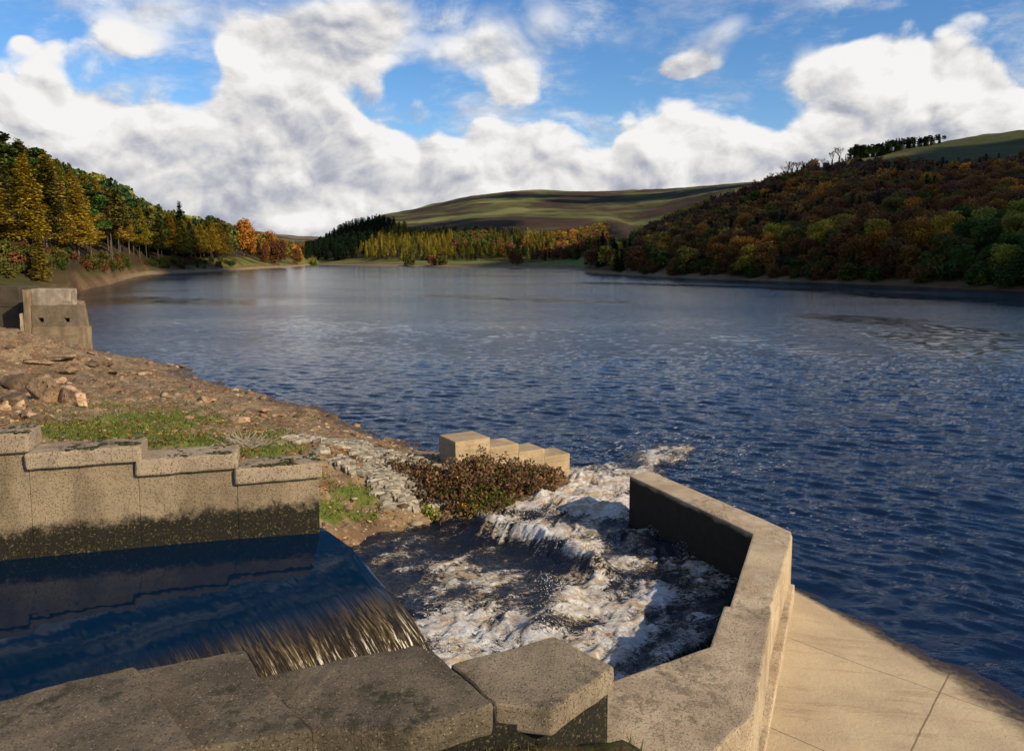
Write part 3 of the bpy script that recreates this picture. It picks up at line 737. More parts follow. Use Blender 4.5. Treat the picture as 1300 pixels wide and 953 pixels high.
# scrub at the foot of the left bank wood
for i in range(120):
    px = random.uniform(-60, 300); Ys = float(prof(U_(px))[0][3]); Y = Ys+random.uniform(-13, 8)
    cw = random.choice(['olive','rust brown','olive','green','olive'])
    single('shrub', px, Y, random.uniform(.9, 2.8), cw, f'low {cw} shrub at the foot of the left bank wood', 'shrub', 1.1, f'{cw} shrubs under the left wood', cat='shrub')
for i in range(150):
    px = random.uniform(800, 1420); yy_ = prof(U_(px))[0]; Y = float(yy_[1])+random.uniform(3, 13)
    cw = random.choice(['olive','rust brown','olive','green','copper'] if px < 1190 else ['green','green','olive','yellow green'])
    single('shrub', px, Y, random.uniform(2.0, 3.8), cw, f'{cw} shrub fringing the narrow beach under the right hand wood', 'shrub', 1.2, f'{cw} shrubs under the right hand wood', cat='shrub')
# farmhouse
wm = NT('render_wall'); wm.bsdf(wm.mix(wm.noise(wm.pos(), 1.5, 4), (.62,.57,.48), (.75,.71,.63)), .9); rm = NT('slate'); rm.bsdf(rm.mix(rm.noise(rm.pos(), 3, 4), (.05,.05,.055), (.11,.11,.12)), .7)
gm = NT('window_glass'); gm.bsdf((.01,.012,.015), .1)
hx, hy = at(291, 640); hz_ = float(ground(hx, hy)[0]); hs = empty('farmhouse', (hx, hy, hz_), .5); hs.scale = (1.2,)*3
tag(hs, 'small white farmhouse among trees above the green field on the left', 'house')
bm = bmesh.new(); 
vs = [bm.verts.new(v) for v in [(-4,-2.5,-1),(4,-2.5,-1),(4,2.5,-1),(-4,2.5,-1),(-4,-2.5,4.5),(4,-2.5,4.5),(4,2.5,4.5),(-4,2.5,4.5),(-4,0,6.6),(4,0,6.6)]]
for f in [(0,1,5,4),(2,3,7,6),(1,2,6,9,5),(3,0,4,8,7),(3,2,1,0)]: bm.faces.new([vs[i] for i in f])
me = D.meshes.new('wall'); bm.to_mesh(me); link('wall', me, wm.m, hs)
bm = bmesh.new(); vs = [bm.verts.new(v) for v in [(-4.3,-2.9,4.3),(4.3,-2.9,4.3),(4.3,0,6.8),(-4.3,0,6.8),(4.3,2.9,4.3),(-4.3,2.9,4.3)]]
bm.faces.new([vs[i] for i in (0,1,2,3)]); bm.faces.new([vs[i] for i in (3,2,4,5)]); bmesh.ops.solidify(bm, geom=bm.faces[:], thickness=.15)
me = D.meshes.new('roof'); bm.to_mesh(me); rf = link('roof', me, rm.m, hs); link('chimney', prism([(-3.8,-.4),(-3,-.4),(-3,.4),(-3.8,.4)], 8, 6, 0), wm.m, rf)
for wx in (-2.4, 0, 2.4):
    for wz in (1, 3): link('window', prism([(wx-.45,-2.54),(wx+.45,-2.54),(wx+.45,-2.47),(wx-.45,-2.47)], wz+.9, wz, 0), gm.m, hs)

# ------------------------------------------------------------------ unseen cumulus added overhead and behind to shade the wood and parts of the moor
t = NT('cloud_white'); t.bsdf((.85,.85,.86), 1.0, None, 0); CL = t.m
def cloud(tx, ty, tz, alt, rx, ry, seed, lab):
    k = (alt-tz)/sv.z; cx, cy = tx+sv.x*k, ty+sv.y*k
    bm = bmesh.new(); r = random.Random(seed)
    for i in range(26):
        a = r.random()*6.28; q = math.sqrt(r.random())*.78; s = (1-q*.5)*r.uniform(.28, .42)
        M = Matrix.Translation((cx+math.cos(a)*q*rx, cy+math.sin(a)*q*ry, alt+r.uniform(-10, 25))) @ Matrix.Diagonal((rx*s, ry*s, min(rx, ry)*s*.35, 1))
        bmesh.ops.create_icosphere(bm, subdivisions=3, radius=1, matrix=M)
    for v in bm.verts: v.co += mn.noise_vector(v.co*.012)*rx*.10+mn.noise_vector(v.co*.05)*rx*.03
    me = D.meshes.new('cloud'); bm.to_mesh(me); bm.free()
    tag(link('cloud', me, CL, smooth=True), lab, kind='structure')
CLOUDS = 1
if CLOUDS:
    cloud(285, 352, 40, 900, 385, 320, 1, 'unseen white cumulus added to shade the right hillside wood')
    cloud(-110, 1180, 60, 1000, 150, 210, 2, 'unseen white cumulus added to shade the spruce plantation across the lake')
    cloud(330, 1800, 120, 1100, 260, 170, 3, 'unseen white cumulus added to shade part of the moor')
    cloud(-10, 1900, 130, 1100, 170, 70, 4, 'small unseen white cumulus added to shade the shoulder of the moor')
# ------------------------------------------------------------------ near ground: the bank between the channel and the lake
ctrl = [(60,452,.1),(120,455,0),(180,460,0),(240,475,0),(320,498,0),(380,515,0),(430,531,0),(480,552,0),(520,568,0),(552,578,.05),
 (120,440,-.5),(240,460,-.6),(320,485,-.6),(430,518,-.6),(540,560,-.7),(620,560,-1.2),(700,560,-1.5),(0,446,.6),(-100,446,1.0),
 (0,465,1.0),(60,470,.7),(150,480,.55),(0,500,1.7),(95,500,1.3),(200,510,.95),(300,520,.6),(200,540,1.5),(300,545,1.15),(0,540,2.45),(100,555,2.45),(180,562,2.15),(240,565,2.0),(355,575,1.75),
 (380,535,.45),(400,560,1.1),(450,600,1.1),(415,612,1.35),(415,655,.65),(520,600,.75),(480,630,.85),(440,664,.35),(545,650,.30),(550,630,.6),(600,645,.25),(578,592,.7),(640,640,.2),(700,600,.3),(723,602,.1),(745,600,-.6),
 (560,700,-.6),(700,700,-.8),(750,630,-.8),(800,600,-1.2),(900,700,-1.2),(560,850,-.8),(-300,500,2.6),(-300,560,3.2),(-300,455,1.4),(450,700,-.3)]
ctrl += [(150,400,-1.2),(300,400,-1.5),(400,430,-1.3),(200,430,-.9),(132,385,-.8),(128,420,-.6),(260,380,-2)]
cp = np.array([tuple(P(*c)) for c in ctrl])
cp = np.concatenate([cp, [(-14,55,2.2),(-26,40,2.6),(-40,55,3.0),(-34,64,2.4),(-50,30,4),(-30,14,3.6),(-18,10,3.0),(-14,12.5,2.9),(-9,12.6,2.6),(10,10,-2),(10,30,-2.5),(0,35,-2.5),(-10,45,-1.8),(-12,62,-2)]])
def tps(A, B): r = np.linalg.norm(A[:, None, :2]-B[None, :, :2], axis=2); return np.where(r > 0, r*r*np.log(r+1e-9), 0)*.01
Kc = tps(cp, cp)+np.eye(len(cp))*.02; Pc = np.c_[np.ones(len(cp)), cp[:, :2]]
Am = np.block([[Kc, Pc], [Pc.T, np.zeros((3, 3))]]); sol = np.linalg.solve(Am, np.r_[cp[:, 2], 0, 0, 0])
def bank(x, y, rough=True):
    x = np.atleast_1d(np.asarray(x, float)).ravel(); y = np.atleast_1d(np.asarray(y, float)).ravel()
    z = tps(np.c_[x, y], cp)@sol[:-3]+sol[-3]+sol[-2]*x+sol[-1]*y
    z = np.clip(z, -2.5, 4.5)
    a_, b_ = proj(x, y, np.zeros_like(x)); sh = np.interp(a_, [100,118,122,180,240,320,380,430,480,520,560,640], [300,444,448,452,466,489,506,522,543,559,560,560]); z = np.where((a_ > 112) & (a_ < 640), np.minimum(z, np.clip((b_-sh)*.06-.1, -1.5, 9)), z)
    if rough: z = z+(fbm(x*.9, y*.9, 2, 4)-.5)*.28+(fbm(x*4, y*4, 6, 3)-.5)*.10+np.maximum(0, fbm(x*2.2, y*2.2, 8, 3)-.58)*.5
    return z
def bz(x, y): return float(bank(x, y)[0])
def onbank(px, py):
    z = .8
    for _ in range(25): p = P(px, py, z); z = .6*z+.4*bz(p.x, p.y)
    return P(px, py, z)
# grid in bearing/distance so that detail stays even
ub = np.linspace(-1.05, .26, 520); yb = np.concatenate([np.geomspace(9.0, 30, 330), np.geomspace(30.1, 70, 150)])
UB, YB = np.meshgrid(ub, yb, indexing='ij'); XB = UB*YB
ZB = np.concatenate([bank(XB[i], YB[i]) for i in range(len(ub))]).reshape(XB.shape)
WA = P(407, 681, 1.5); WAZ = rad(71); wd = Vector((math.sin(WAZ), math.cos(WAZ), 0)); wn = Vector((math.cos(WAZ), -math.sin(WAZ), 0))   # wn points to the camera side
side = (XB-WA.x)*wn.x+(YB-WA.y)*wn.y; along = (XB-WA.x)*wd.x+(YB-WA.y)*wd.y
ZB = np.where((side > -.15) & (along < -.15), np.minimum(ZB, .4), ZB)          # the channel floor in front of the wall
me = gridmesh(XB, YB, ZB, 'bank_ground')
bpx, bpy_ = proj(XB, YB, ZB)
def blobs(lst, X_, Y_):
    r = np.zeros_like(X_)
    for (px, py, rx, ry, s) in lst: r = np.maximum(r, s*np.exp(-((X_-px)/rx)**2-((Y_-py)/ry)**2))
    return r
# where the grass grows, where the stone pitching lies (each spot fixed on the ground)
GR = [(200,532,120,12,.8),(120,515,60,8,.5),(330,553,50,8,.7),(140,548,110,16,1),(250,560,90,12,1),(340,572,60,14,.9),(420,650,25,18,1.1),(450,625,40,14,.9),(400,600,30,12,.6),(500,545,3,3,0),(470,640,40,12,.6),(220,520,60,10,.5),(70,530,30,8,.4),(460,655,40,8,.8),(480,590,40,5,.4)]
PT = [(470,590,55,18,1),(520,635,50,14,1.2),(430,570,50,12,.8),(540,590,45,10,1),(500,610,40,20,.9),(385,560,40,10,.5)]
gm_ = blobs(GR, bpx, bpy_)*(.55+.9*fbm(XB*1.3, YB*1.3, 4)); pm_ = blobs(PT, bpx, bpy_)*(.5+fbm(XB*1.6, YB*1.6, 9))
fattr(me, 'grass', np.clip(gm_, 0, 1).ravel()); fattr(me, 'pitch', np.clip(pm_, 0, 1).ravel())
t = NT('bank_soil'); p = t.pos()
c = t.mix(t.ramp(t.noise(p, .8, 6, .65), .38, .62), (.145,.080,.038), (.24,.16,.085))
c = t.mix(t.ramp(t.noise(p, 3.2, 6, .7), .5, .68), c, (.30,.20,.11))
c = t.mix(t.ramp(t.noise(p, 5, 5, .75), .56, .66), c, (.05,.030,.016))
vc = t.n('ShaderNodeTexVoronoi'); t.l(p, vc.inputs[0]); vc.inputs['Scale'].default_value = 11
gcol = t.sep(vc.outputs['Color'])[0]; peb = t.math('MULTIPLY', t.ramp(vc.outputs['Distance'], .25, .45, 1, 0), t.ramp(gcol, .7, .85))
c = t.mix(t.math('MULTIPLY', peb, .8), c, t.mix(gcol, (.22,.13,.08), (.52,.42,.30)))
g = t.ramp(t.math('ADD', t.attr('grass'), t.math('MULTIPLY', t.math('SUBTRACT', t.noise(p, 4, 6, .75), .5), 2.0)), .38, .62)
c = t.mix(g, c, t.mix(t.noise(p, 14, 3, .6), (.035,.050,.008), (.15,.18,.025)))
ms_ = t.ramp(t.noise(p, 1.7, 6, .72), .52, .64, 0, .75)
c = t.mix(ms_, c, t.mix(t.noise(p, 12, 3), (.045,.045,.012), (.12,.115,.03)))
z = t.sep(p)[2]
wet = t.ramp(t.math('ADD', z, t.math('MULTIPLY', t.math('SUBTRACT', t.noise(p, 2, 4), .5), .12)), .02, .22, 1, 0)
c = t.mix(t.math('MULTIPLY', wet, .75), c, (.030,.018,.010))
h = t.math('ADD', t.math('ADD', t.noise(p, 6, 6, .7), t.math('MULTIPLY', peb, .5)), t.math('MULTIPLY', t.noise(p, 40, 3), .3))
t.bsdf(c, t.math('SUBTRACT', .92, t.math('MULTIPLY', wet, .5)), t.bump(h, .06), .3)
tag(link('bank_ground', me, t.m, smooth=True), 'stony brown foreshore with patches of grass', kind='structure')
# ground under the near side of the channel, below the viewpoint
XG, YG = np.meshgrid(np.linspace(-22, 16, 160), np.linspace(-14, 7, 110), indexing='ij')

# ------------------------------------------------------------------ concrete kinds
M_NEAR = concrete('mossy_shade_toned_coping', (.135,.105,.068), (.075,.058,.036), agg=.35, moss=1.0, stain=.8)  # mossy, with the left copings' shade painted into a darker base colour
M_COP = concrete('aggregate_coping', (.34,.265,.18), (.25,.19,.13), agg=.85, moss=.7, stain=.5)
M_COPB = concrete('lichened_near_coping', (.25,.195,.13), (.16,.12,.08), agg=.5, moss=.9, stain=.6)
M_WALL = concrete('old_wall_concrete', (.27,.205,.13), (.185,.14,.09), agg=.10, moss=.15, stain=.55, wet=(1.98,.22))
M_WING = concrete('wing_concrete', (.52,.40,.26), (.42,.31,.20), agg=.12, moss=.15, stain=.35, board=.35, patch=.25, damp_shade=az(240))
M_THICK = concrete('weathered_concrete', (.44,.345,.23), (.31,.235,.155), agg=.3, moss=.3, stain=.7, damp_shade=az(240))
M_STEP = concrete('step_concrete', (.48,.36,.22), (.36,.265,.155), agg=.05, moss=.1, stain=.3, board=.3)
M_PIER = concrete('pier_stone', (.30,.22,.13), (.20,.15,.09), agg=.3, moss=.6, stain=.6, board=.3)
M_PIERM = concrete('pier_pitted_stone', (.20,.15,.095), (.13,.095,.06), agg=.75, moss=.7, stain=.6)
M_PIERT = concrete('pier_cap', (.38,.32,.24), (.24,.19,.14), agg=.4, moss=.9, stain=.7)
M_DARK = concrete('shade_toned_pier_stone', (.075,.055,.035), (.045,.034,.022), agg=.2, moss=.6, stain=.6)  # darker pier stone: the recessed side wall's shade is in its colour
M_SLAB = concrete('apron_concrete', (.44,.33,.22), (.36,.26,.17), agg=.05, moss=0, stain=.15)

# ------------------------------------------------------------------ retaining wall with stepped copings
wall = empty('retaining_wall', (WA.x, WA.y, 0)); tag(wall, 'long mossy retaining wall with stepped copings on the far side of the weir', 'wall')
def inv(o): bpy.context.view_layer.update() if False else None
def local(me, o):
    me.transform(Matrix.Translation(-o.location)); return me
def wp(s, d): q = WA+wd*s-wn*d; return (q.x, q.y)          # s along the wall, d into the bank
def ws(px, py): q = onplane(px, py, WA, WAZ); return (q-WA).dot(wd), q.z
cops = [((-260,599),(38,574),(38,549)),((32,598),(180,586),(178,565)),((172,608),(302,595),(301,574)),((298,616),(409,606),(410,586))]
CZ = []
for i, (a, b, tp) in enumerate(cops):
    s0, z0 = ws(*a); s1, z1 = ws(*b); _, zt = ws(*tp); zb = z1
    if i == 0: s0 = s1-6
    CZ.append((s0, s1, zb, zt))
bodypoly = []
for i, (s0, s1, zb, zt) in enumerate(CZ):
    nxt = CZ[i+1][0] if i < 3 else 0.02
    lo = CZ[i][0] if i == 0 else s0
    lo2 = -8-6*(i == 0) if i == 0 else s0+.03
    hi2 = nxt+.03 if i < 3 else -.005
    me = prism([wp(lo2, .05), wp(hi2, .05), wp(hi2, .62), wp(lo2, .62)], zb-.001, -.8, .012, 1)
    link('wall_panel', local(me, wall), M_WALL, wall)
    me = prism([wp(s0 if i else -14, -.035), wp(s1, -.035), wp(s1+.03, .64), wp(s0 if i else -14, .64)], zt, zb+.002, .05, 3, wob=.012)
    link('coping_stone', local(me, wall), M_COP, wall)
print('copings', CZ)

# ------------------------------------------------------------------ weir: smooth sheet drawn down over the crest and falling to the pool
CA = P(427, 682, 1.5); AXZ = rad(49); ax = Vector((math.sin(AXZ), math.cos(AXZ), 0)); FZ = rad(134); fl = Vector((math.sin(FZ), math.cos(FZ), 0))
def wz(s): s = np.asarray(s, float); return np.where(s < 0, 1.5+.20*(1-np.exp(np.minimum(s, 0)/1.2)), 1.5-.14*np.maximum(s, 0)-1.10*(1-np.sqrt(np.maximum(0, 1-(np.maximum(s, 0)/2.6)**2))))
ss = np.concatenate([-np.geomspace(16, .05, 60), 2.6*np.sin(np.linspace(0, PI/2*.995, 120))]); tl = np.linspace(0, 13, 330)
SS, TL = np.meshgrid(ss, tl, indexing='ij')
XW = CA.x+fl.x*SS-ax.x*TL; YW = CA.y+fl.y*SS-ax.y*TL; ZW = wz(SS)
fall = sstep(1.2, 2.3, SS)
ZW = ZW+(fbm(TL*7+fbm(TL*2, SS, 3)*1.5, SS*1.1, 1, 4)-.5)*.05*fall+(fbm(XW*.8, YW*.8, 3, 2)-.5)*.02
XW = XW+fl.x*(fbm(TL*9, SS*1.5, 6, 3)-.5)*.10*fall; YW = YW+fl.y*(fbm(TL*9, SS*1.5, 6, 3)-.5)*.10*fall
# rounded far end of the nappe
endr = np.exp(-TL/.10)*sstep(.3, 1.2, SS); ZW = ZW-.10*endr
d_ = (XW-WA.x)*wn.x+(YW-WA.y)*wn.y; pen = np.where((d_ < -.25), -.25-d_, 0)*(SS < .2); XW += wn.x*pen; YW += wn.y*pen
me = gridmesh(XW, YW, ZW, 'weir_water'); fattr(me, 'flow', SS.ravel()); fattr(me, 'span', TL.ravel())
t = NT('weir_sheet'); fa = t.attr('flow'); sp = t.attr('span'); p = t.pos()
vec = t.comb(t.math('MULTIPLY', sp, 16), t.math('MULTIPLY', fa, 1.3), 0)
warp = t.math('MULTIPLY', t.noise(p, 1.5, 3), 3.0)
vec2 = t.comb(t.math('ADD', t.math('MULTIPLY', sp, 34), warp), t.math('MULTIPLY', fa, 4.5), 0)
n1_ = t.noise(vec, 1, 5, .65, .4)
zf = t.math('MULTIPLY', t.math('SUBTRACT', 1.5, t.sep(p)[2]), 1.0)
vec2 = t.comb(t.math('ADD', t.math('MULTIPLY', sp, 26), warp), t.math('MULTIPLY', zf, 3.6), 0)
vec3 = t.comb(t.math('ADD', t.math('MULTIPLY', sp, 75), warp), t.math('MULTIPLY', zf, 11), 5)
n2_ = t.math('ADD', t.math('MULTIPLY', t.noise(vec2, 1, 5, .65, .5), .6), t.math('MULTIPLY', t.noise(vec3, 1, 4, .65, .6), .4))
steep = t.ramp(t.math('ADD', fa, t.math('MULTIPLY', t.math('SUBTRACT', n1_, .5), .45)), 1.30, 2.05)
lowf = t.ramp(t.noise(t.comb(t.math('MULTIPLY', sp, 1.3), t.math('MULTIPLY', fa, .5), 3), 1, 3, .6), .35, .62, .25, 1)
gold = t.math('MULTIPLY', t.math('MULTIPLY', t.ramp(n2_, .44, .60), steep), lowf); wht = t.math('MULTIPLY', t.ramp(t.math('ADD', n2_, t.math('MULTIPLY', n1_, .4)), .745, .80), t.ramp(fa, 1.75, 2.3))
c = t.mix(gold, t.mix(steep, (.001,.008,.022), (.020,.014,.006)), (.20,.135,.055)); c = t.mix(wht, c, (.85,.76,.60))  # the pale streak colour paints glints on the fall
rip = t.noise(t.comb(t.math('MULTIPLY', sp, 1.6), t.math('MULTIPLY', fa, .8), 0), 1, 3, .5)
hh = t.math('ADD', t.math('MULTIPLY', t.math('ADD', n1_, n2_), steep), t.math('MULTIPLY', rip, .25))
t.bsdf(c, t.math('ADD', .03, t.math('MULTIPLY', steep, .14)), t.bump(hh, .07), .5, IOR=1.333)
tag(link('weir_water', me, t.m, smooth=True), 'dark glassy water sliding over the weir in a golden brown fall', kind='structure')

# ------------------------------------------------------------------ near side of the channel: copings and wall
NZA, NZB = 2.30, 2.12
def poly(pts, z): return [tuple(P(a, b, z).xy) for a, b in pts]
nw = empty('channel_wall', tuple(P(600, 850, 2).xy)+(0,)); nw.location.z = 0
tag(nw, 'near side wall of the weir channel with lichen stained stepped copings, the left ones coloured darker as shade, at the bottom of the view', 'wall')
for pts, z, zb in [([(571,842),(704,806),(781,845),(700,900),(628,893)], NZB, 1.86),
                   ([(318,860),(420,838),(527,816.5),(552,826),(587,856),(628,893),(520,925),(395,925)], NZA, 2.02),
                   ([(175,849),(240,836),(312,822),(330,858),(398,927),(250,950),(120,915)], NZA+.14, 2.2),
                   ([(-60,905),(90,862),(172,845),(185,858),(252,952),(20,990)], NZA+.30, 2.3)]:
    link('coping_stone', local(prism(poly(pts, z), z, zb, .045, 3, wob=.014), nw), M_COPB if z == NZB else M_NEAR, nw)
bp = poly([(60,885),(178,858),(320,868),(530,826),(576,848),(704,815),(772,848),(695,900),(520,925),(250,950),(0,985)], 2.05)
link('wall_body', local(prism(bp, 1.95, -1, .0), nw), M_WALL, nw)

# ------------------------------------------------------------------ outlet wing wall on the right
ww = empty('wing_wall', tuple(P(950, 720, 1.2).xy)+(0,)); tag(ww, 'angular concrete wing wall with a dark inner face guiding the outflow', 'wall')
ZT = 1.2
far_ = [(799,603.5),(824.5,597),(860,612),(960,654.5),(1004,674),(1006,680),(978,777),(925,777),(927,767),(956,677)]
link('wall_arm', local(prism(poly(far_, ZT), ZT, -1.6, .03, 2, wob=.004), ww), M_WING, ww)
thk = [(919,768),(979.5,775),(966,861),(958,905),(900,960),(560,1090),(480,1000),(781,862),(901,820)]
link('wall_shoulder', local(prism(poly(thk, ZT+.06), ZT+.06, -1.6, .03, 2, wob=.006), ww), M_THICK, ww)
# plinth strip along the foot of the outer face
a0 = P(1006, 684, ZT); a1 = P(958, 905, ZT); dv = (a1-a0); dv.z = 0; dv.normalize(); nv = Vector((-dv.y, dv.x, 0)); nv = nv if nv.x > 0 else -nv
A = a0+dv*.1; B = a1+dv*1.5
link('plinth', local(prism([(A-nv*.25).xy, (A+nv*.07).xy, (B+nv*.07).xy, (B-nv*.25).xy], .44, -1, .02, 2, wob=.004), ww), M_WING, ww)

# ------------------------------------------------------------------ sloping concrete apron at the lower right
zw = 0.0
q = [P(1001,742,.0), P(1100,785,.0), P(1262,864,.0), P(1420,960,.0), P(1600,1090,.0)]
row0 = [v+Vector((.25,.25,-.12)) for v in q]; row1 = [v+Vector((-.0,-.0,.0)) for v in q]
inner = [P(1000,752,.28), P(994,800,.30), P(984,864,.33), P(975,960,.36), P(965,1130,.40)]
Vv = []; n_ = 60; m_ = 46
for i in range(n_+1):
    f = i/n_*4; k = min(3, int(f)); g_ = f-k
    o0 = q[k].lerp(q[k+1], g_); i0 = inner[k].lerp(inner[k+1], g_)-nv*.3
    out = (o0-i0); out.z = 0; out.normalize()
    for j in range(m_+1):
        h_ = j/m_*1.25; v = i0.lerp(o0, h_); 
        if h_ > 1: v = o0+out*(h_-1)*4; v.z = -(h_-1)*1.2
        v.z += .006*float(mn.noise(v*2.0)); Vv.append(tuple(v))
V0 = np.array(Vv).reshape(n_+1, m_+1, 3)
me = gridmesh(V0[..., 0], V0[..., 1], V0[..., 2], 'apron')
t = NT('apron'); p = t.pos(); zc = t.sep(p)[2]
c = t.mix(t.ramp(t.noise(p, 1.1, 6, .6), .35, .65), (.46,.36,.22), (.38,.29,.18))
c = t.mix(t.ramp(t.noise(t.pos((.35,2.2,1), rot=(0,0,rad(35))), 2, 6, .7), .52, .7, 0, .55), c, (.27,.18,.105))
c = t.mix(t.ramp(t.noise(p, 4, 7, .75), .64, .70, 0, .7), c, (.07,.05,.03))
rx = t.sep(t.pos((1,1,1), rot=(0,0,rad(-52))))
for ax_, sp_ in ((0, 2.6), (1, 3.4)):
    jd = t.math('ABSOLUTE', t.math('SUBTRACT', t.math('FRACT', t.math('DIVIDE', t.math('ADD', rx[ax_], t.math('MULTIPLY', t.noise(p, 3, 3), .02)), sp_)), .5))
    c = t.mix(t.ramp(jd, .0015, .005, .75, 0), c, (.09,.065,.04))
zz = t.math('ADD', zc, t.math('MULTIPLY', t.math('SUBTRACT', t.noise(p, 3, 5), .5), .035))
wet = t.ramp(zz, .040, .078, 1, 0); alg = t.ramp(zz, .012, .045, 1, 0)
c = t.mix(wet, c, t.mix(t.ramp(t.noise(p, 12, 4), .4, .6), (.035,.024,.012), (.11,.075,.03)))
c = t.mix(alg, c, (.02,.012,.010))
c = t.mix(.22, c, t.mix(t.noise(p, 70, 2), (.1,.08,.06), (.9,.8,.7)), 'OVERLAY')
t.bsdf(c, t.math('SUBTRACT', .85, t.math('MULTIPLY', wet, .5)), t.bump(t.noise(p, 18, 6, .7), .012))
tag(link('apron', me, t.m, smooth=True), 'pale sloping concrete apron running down into the lake', kind='structure')

# ------------------------------------------------------------------ stepped concrete wall on the far bank
sw = empty('stepped_wall', tuple(P(600, 590, .7).xy)+(0,)); tag(sw, 'tan concrete wall of four descending steps running into the lake beyond the brambles', 'wall')
s1 = P(578, 561, 1.45); s4 = P(723.5, 575, .72); sa = Vector((s4.x-s1.x, s4.y-s1.y, 0)); SL = sa.length; sa.normalize(); sb = Vector((-sa.y, sa.x, 0))
zs = [1.45, 1.19, .95, .72]; fr = [0, .285, .53, .765, 1.0]
for k in range(4):
    A = s1+sa*SL*fr[k]+sa*(.002 if k else 0); B = s1+sa*SL*fr[k+1]; d1 = sb*(.95 if k == 0 else .80)
    link('step_block', local(prism([A.xy, B.xy, (B+d1).xy, (A+d1).xy], zs[k], -1.5, .02, 2, wob=.004), sw), M_STEP, sw)

# ------------------------------------------------------------------ old stone pier at the left water edge
Yp = 49.0
def PY(px, py, Y=Yp): x, y, w = ray(px, py); k = Y/y; return Vector((x*k, Y, H+w*k))
pr = empty('stone_pier', (PY(80, 440).x, Yp, 0)); tag(pr, 'weathered three tier stone pier with two square holes at the left water edge', 'pier')
def tier(x0, x1, y0, y1, yf, d, mat, nm, bev=.05):
    a = PY(x0, y0, yf); b = PY(x1, y1, yf); 
    me = prism([(a.x, yf), (b.x, yf), (b.x-.0, yf+d), (a.x, yf+d)], a.z, b.z, bev, 2, wob=.03); return link(nm, local(me, pr), mat, pr)
tier(40, 108, 415, 455, 49, 1.0, M_PIER, 'lower_tier'); 
# middle tier is built round its two holes
def zat(py, Y=49.05): return PY(60, py, Y).z
def box(x0, x1, z0, z1, y0, y1, mat, nm, wob=.02, bev=.0): return link(nm, local(prism([(x0, y0), (x1, y0), (x1, y1), (x0, y1)], z1, z0, bev, 1, wob=wob), pr), mat, pr)
mx = [PY(v, 400, 49.08).x for v in (40, 48, 55, 81, 88, 98.5)]; zt_, zh1, zh0, zb_ = zat(388), zat(403.5), zat(409), zat(415)-.0
bm = bmesh.new()
for (x0, x1, z0, z1) in [(mx[0], mx[5], zh1, zt_), (mx[0], mx[5], zb_+.0, zh0), (mx[0], mx[1], zh0, zh1), (mx[2], mx[3], zh0, zh1), (mx[4], mx[5], zh0, zh1)]:
    for f in [[(x0,49.1,z0),(x1,49.1,z0),(x1,49.1,z1),(x0,49.1,z1)]]: bm.faces.new([bm.verts.new(v) for v in f])
for (x0, x1) in [(mx[1], mx[2]), (mx[3], mx[4])]:     # hole cheeks and back
    a, b, c_, d_2 = (x0,49.1,zh0), (x1,49.1,zh0), (x1,49.1,zh1), (x0,49.1,zh1); e, f, g_, h_ = [(v[0], 49.65, v[2]) for v in (a, b, c_, d_2)]
    for fc in [(a,b,f,e),(b,c_,g_,f),(c_,d_2,h_,g_),(d_2,a,e,h_),(e,f,g_,h_)]: bm.faces.new([bm.verts.new(v) for v in fc])
for fc in [[(mx[5],49.1,zb_),(mx[5],50.1,zb_),(mx[5],50.1,zt_),(mx[5],49.1,zt_)],[(mx[0],49.1,zt_),(mx[5],49.1,zt_),(mx[5],50.1,zt_),(mx[0],50.1,zt_)],[(mx[0],49.1,zb_),(mx[0],50.1,zb_),(mx[0],50.1,zt_),(mx[0],49.1,zt_)]]:
    bm.faces.new([bm.verts.new(v) for v in fc])
bmesh.ops.remove_doubles(bm, verts=bm.verts[:], dist=.002)
me = D.meshes.new('middle_tier'); bm.to_mesh(me); link('middle_tier', local(me, pr), M_PIERM, pr)
tier(38.5, 89, 366.5, 388, 49.2, .9, M_PIERT, 'top_tier', .08)
tier(28, 40, 368, 452, 48.9, 1.6, M_PIER, 'pilaster', .04)
tier(24.5, 28.5, 398, 448, 48.6, 1.2, M_PIERT, 'pilaster', .03)
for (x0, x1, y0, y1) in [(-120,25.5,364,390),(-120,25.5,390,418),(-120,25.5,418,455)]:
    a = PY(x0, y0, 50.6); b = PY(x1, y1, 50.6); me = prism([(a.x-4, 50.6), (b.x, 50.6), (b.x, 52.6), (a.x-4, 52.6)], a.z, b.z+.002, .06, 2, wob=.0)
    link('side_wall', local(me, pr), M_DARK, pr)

# ------------------------------------------------------------------ rough verge below the viewpoint, behind the near copings
vx, vy = np.meshgrid(np.linspace(-16, 3.2, 150), np.linspace(-6, 7.6, 120), indexing='ij')
q0 = P(0, 985, 2.1); q1 = P(700, 895, 2.0); vd = Vector((q1.x-q0.x, q1.y-q0.y)).normalized(); 
sdn = (vx-q0.x)*vd.y-(vy-q0.y)*vd.x            # > 0 towards the camera
vz = 1.72+np.clip(sdn, 0, 3)*.06+(fbm(vx*1.5, vy*1.5, 3, 4)-.5)*.18-sstep(.15, -.3, sdn)*1.2
vz = vz-np.clip((vx-1.0)*.9, 0, 4)
me = gridmesh(vx, vy, vz, 'verge_ground')
t = NT('verge_soil'); p = t.pos(); c = t.mix(t.ramp(t.noise(p, 3, 6, .7), .4, .6), (.035,.030,.012), (.09,.06,.03)); c = t.mix(t.ramp(t.noise(p, 9, 5, .7), .5, .6), c, (.05,.06,.015))
t.bsdf(c, .95, t.bump(t.noise(p, 15, 5, .7), .05), .1); tag(link('verge_ground', me, t.m, smooth=True), 'rough dark verge of soil and moss behind the near copings', kind='structure')
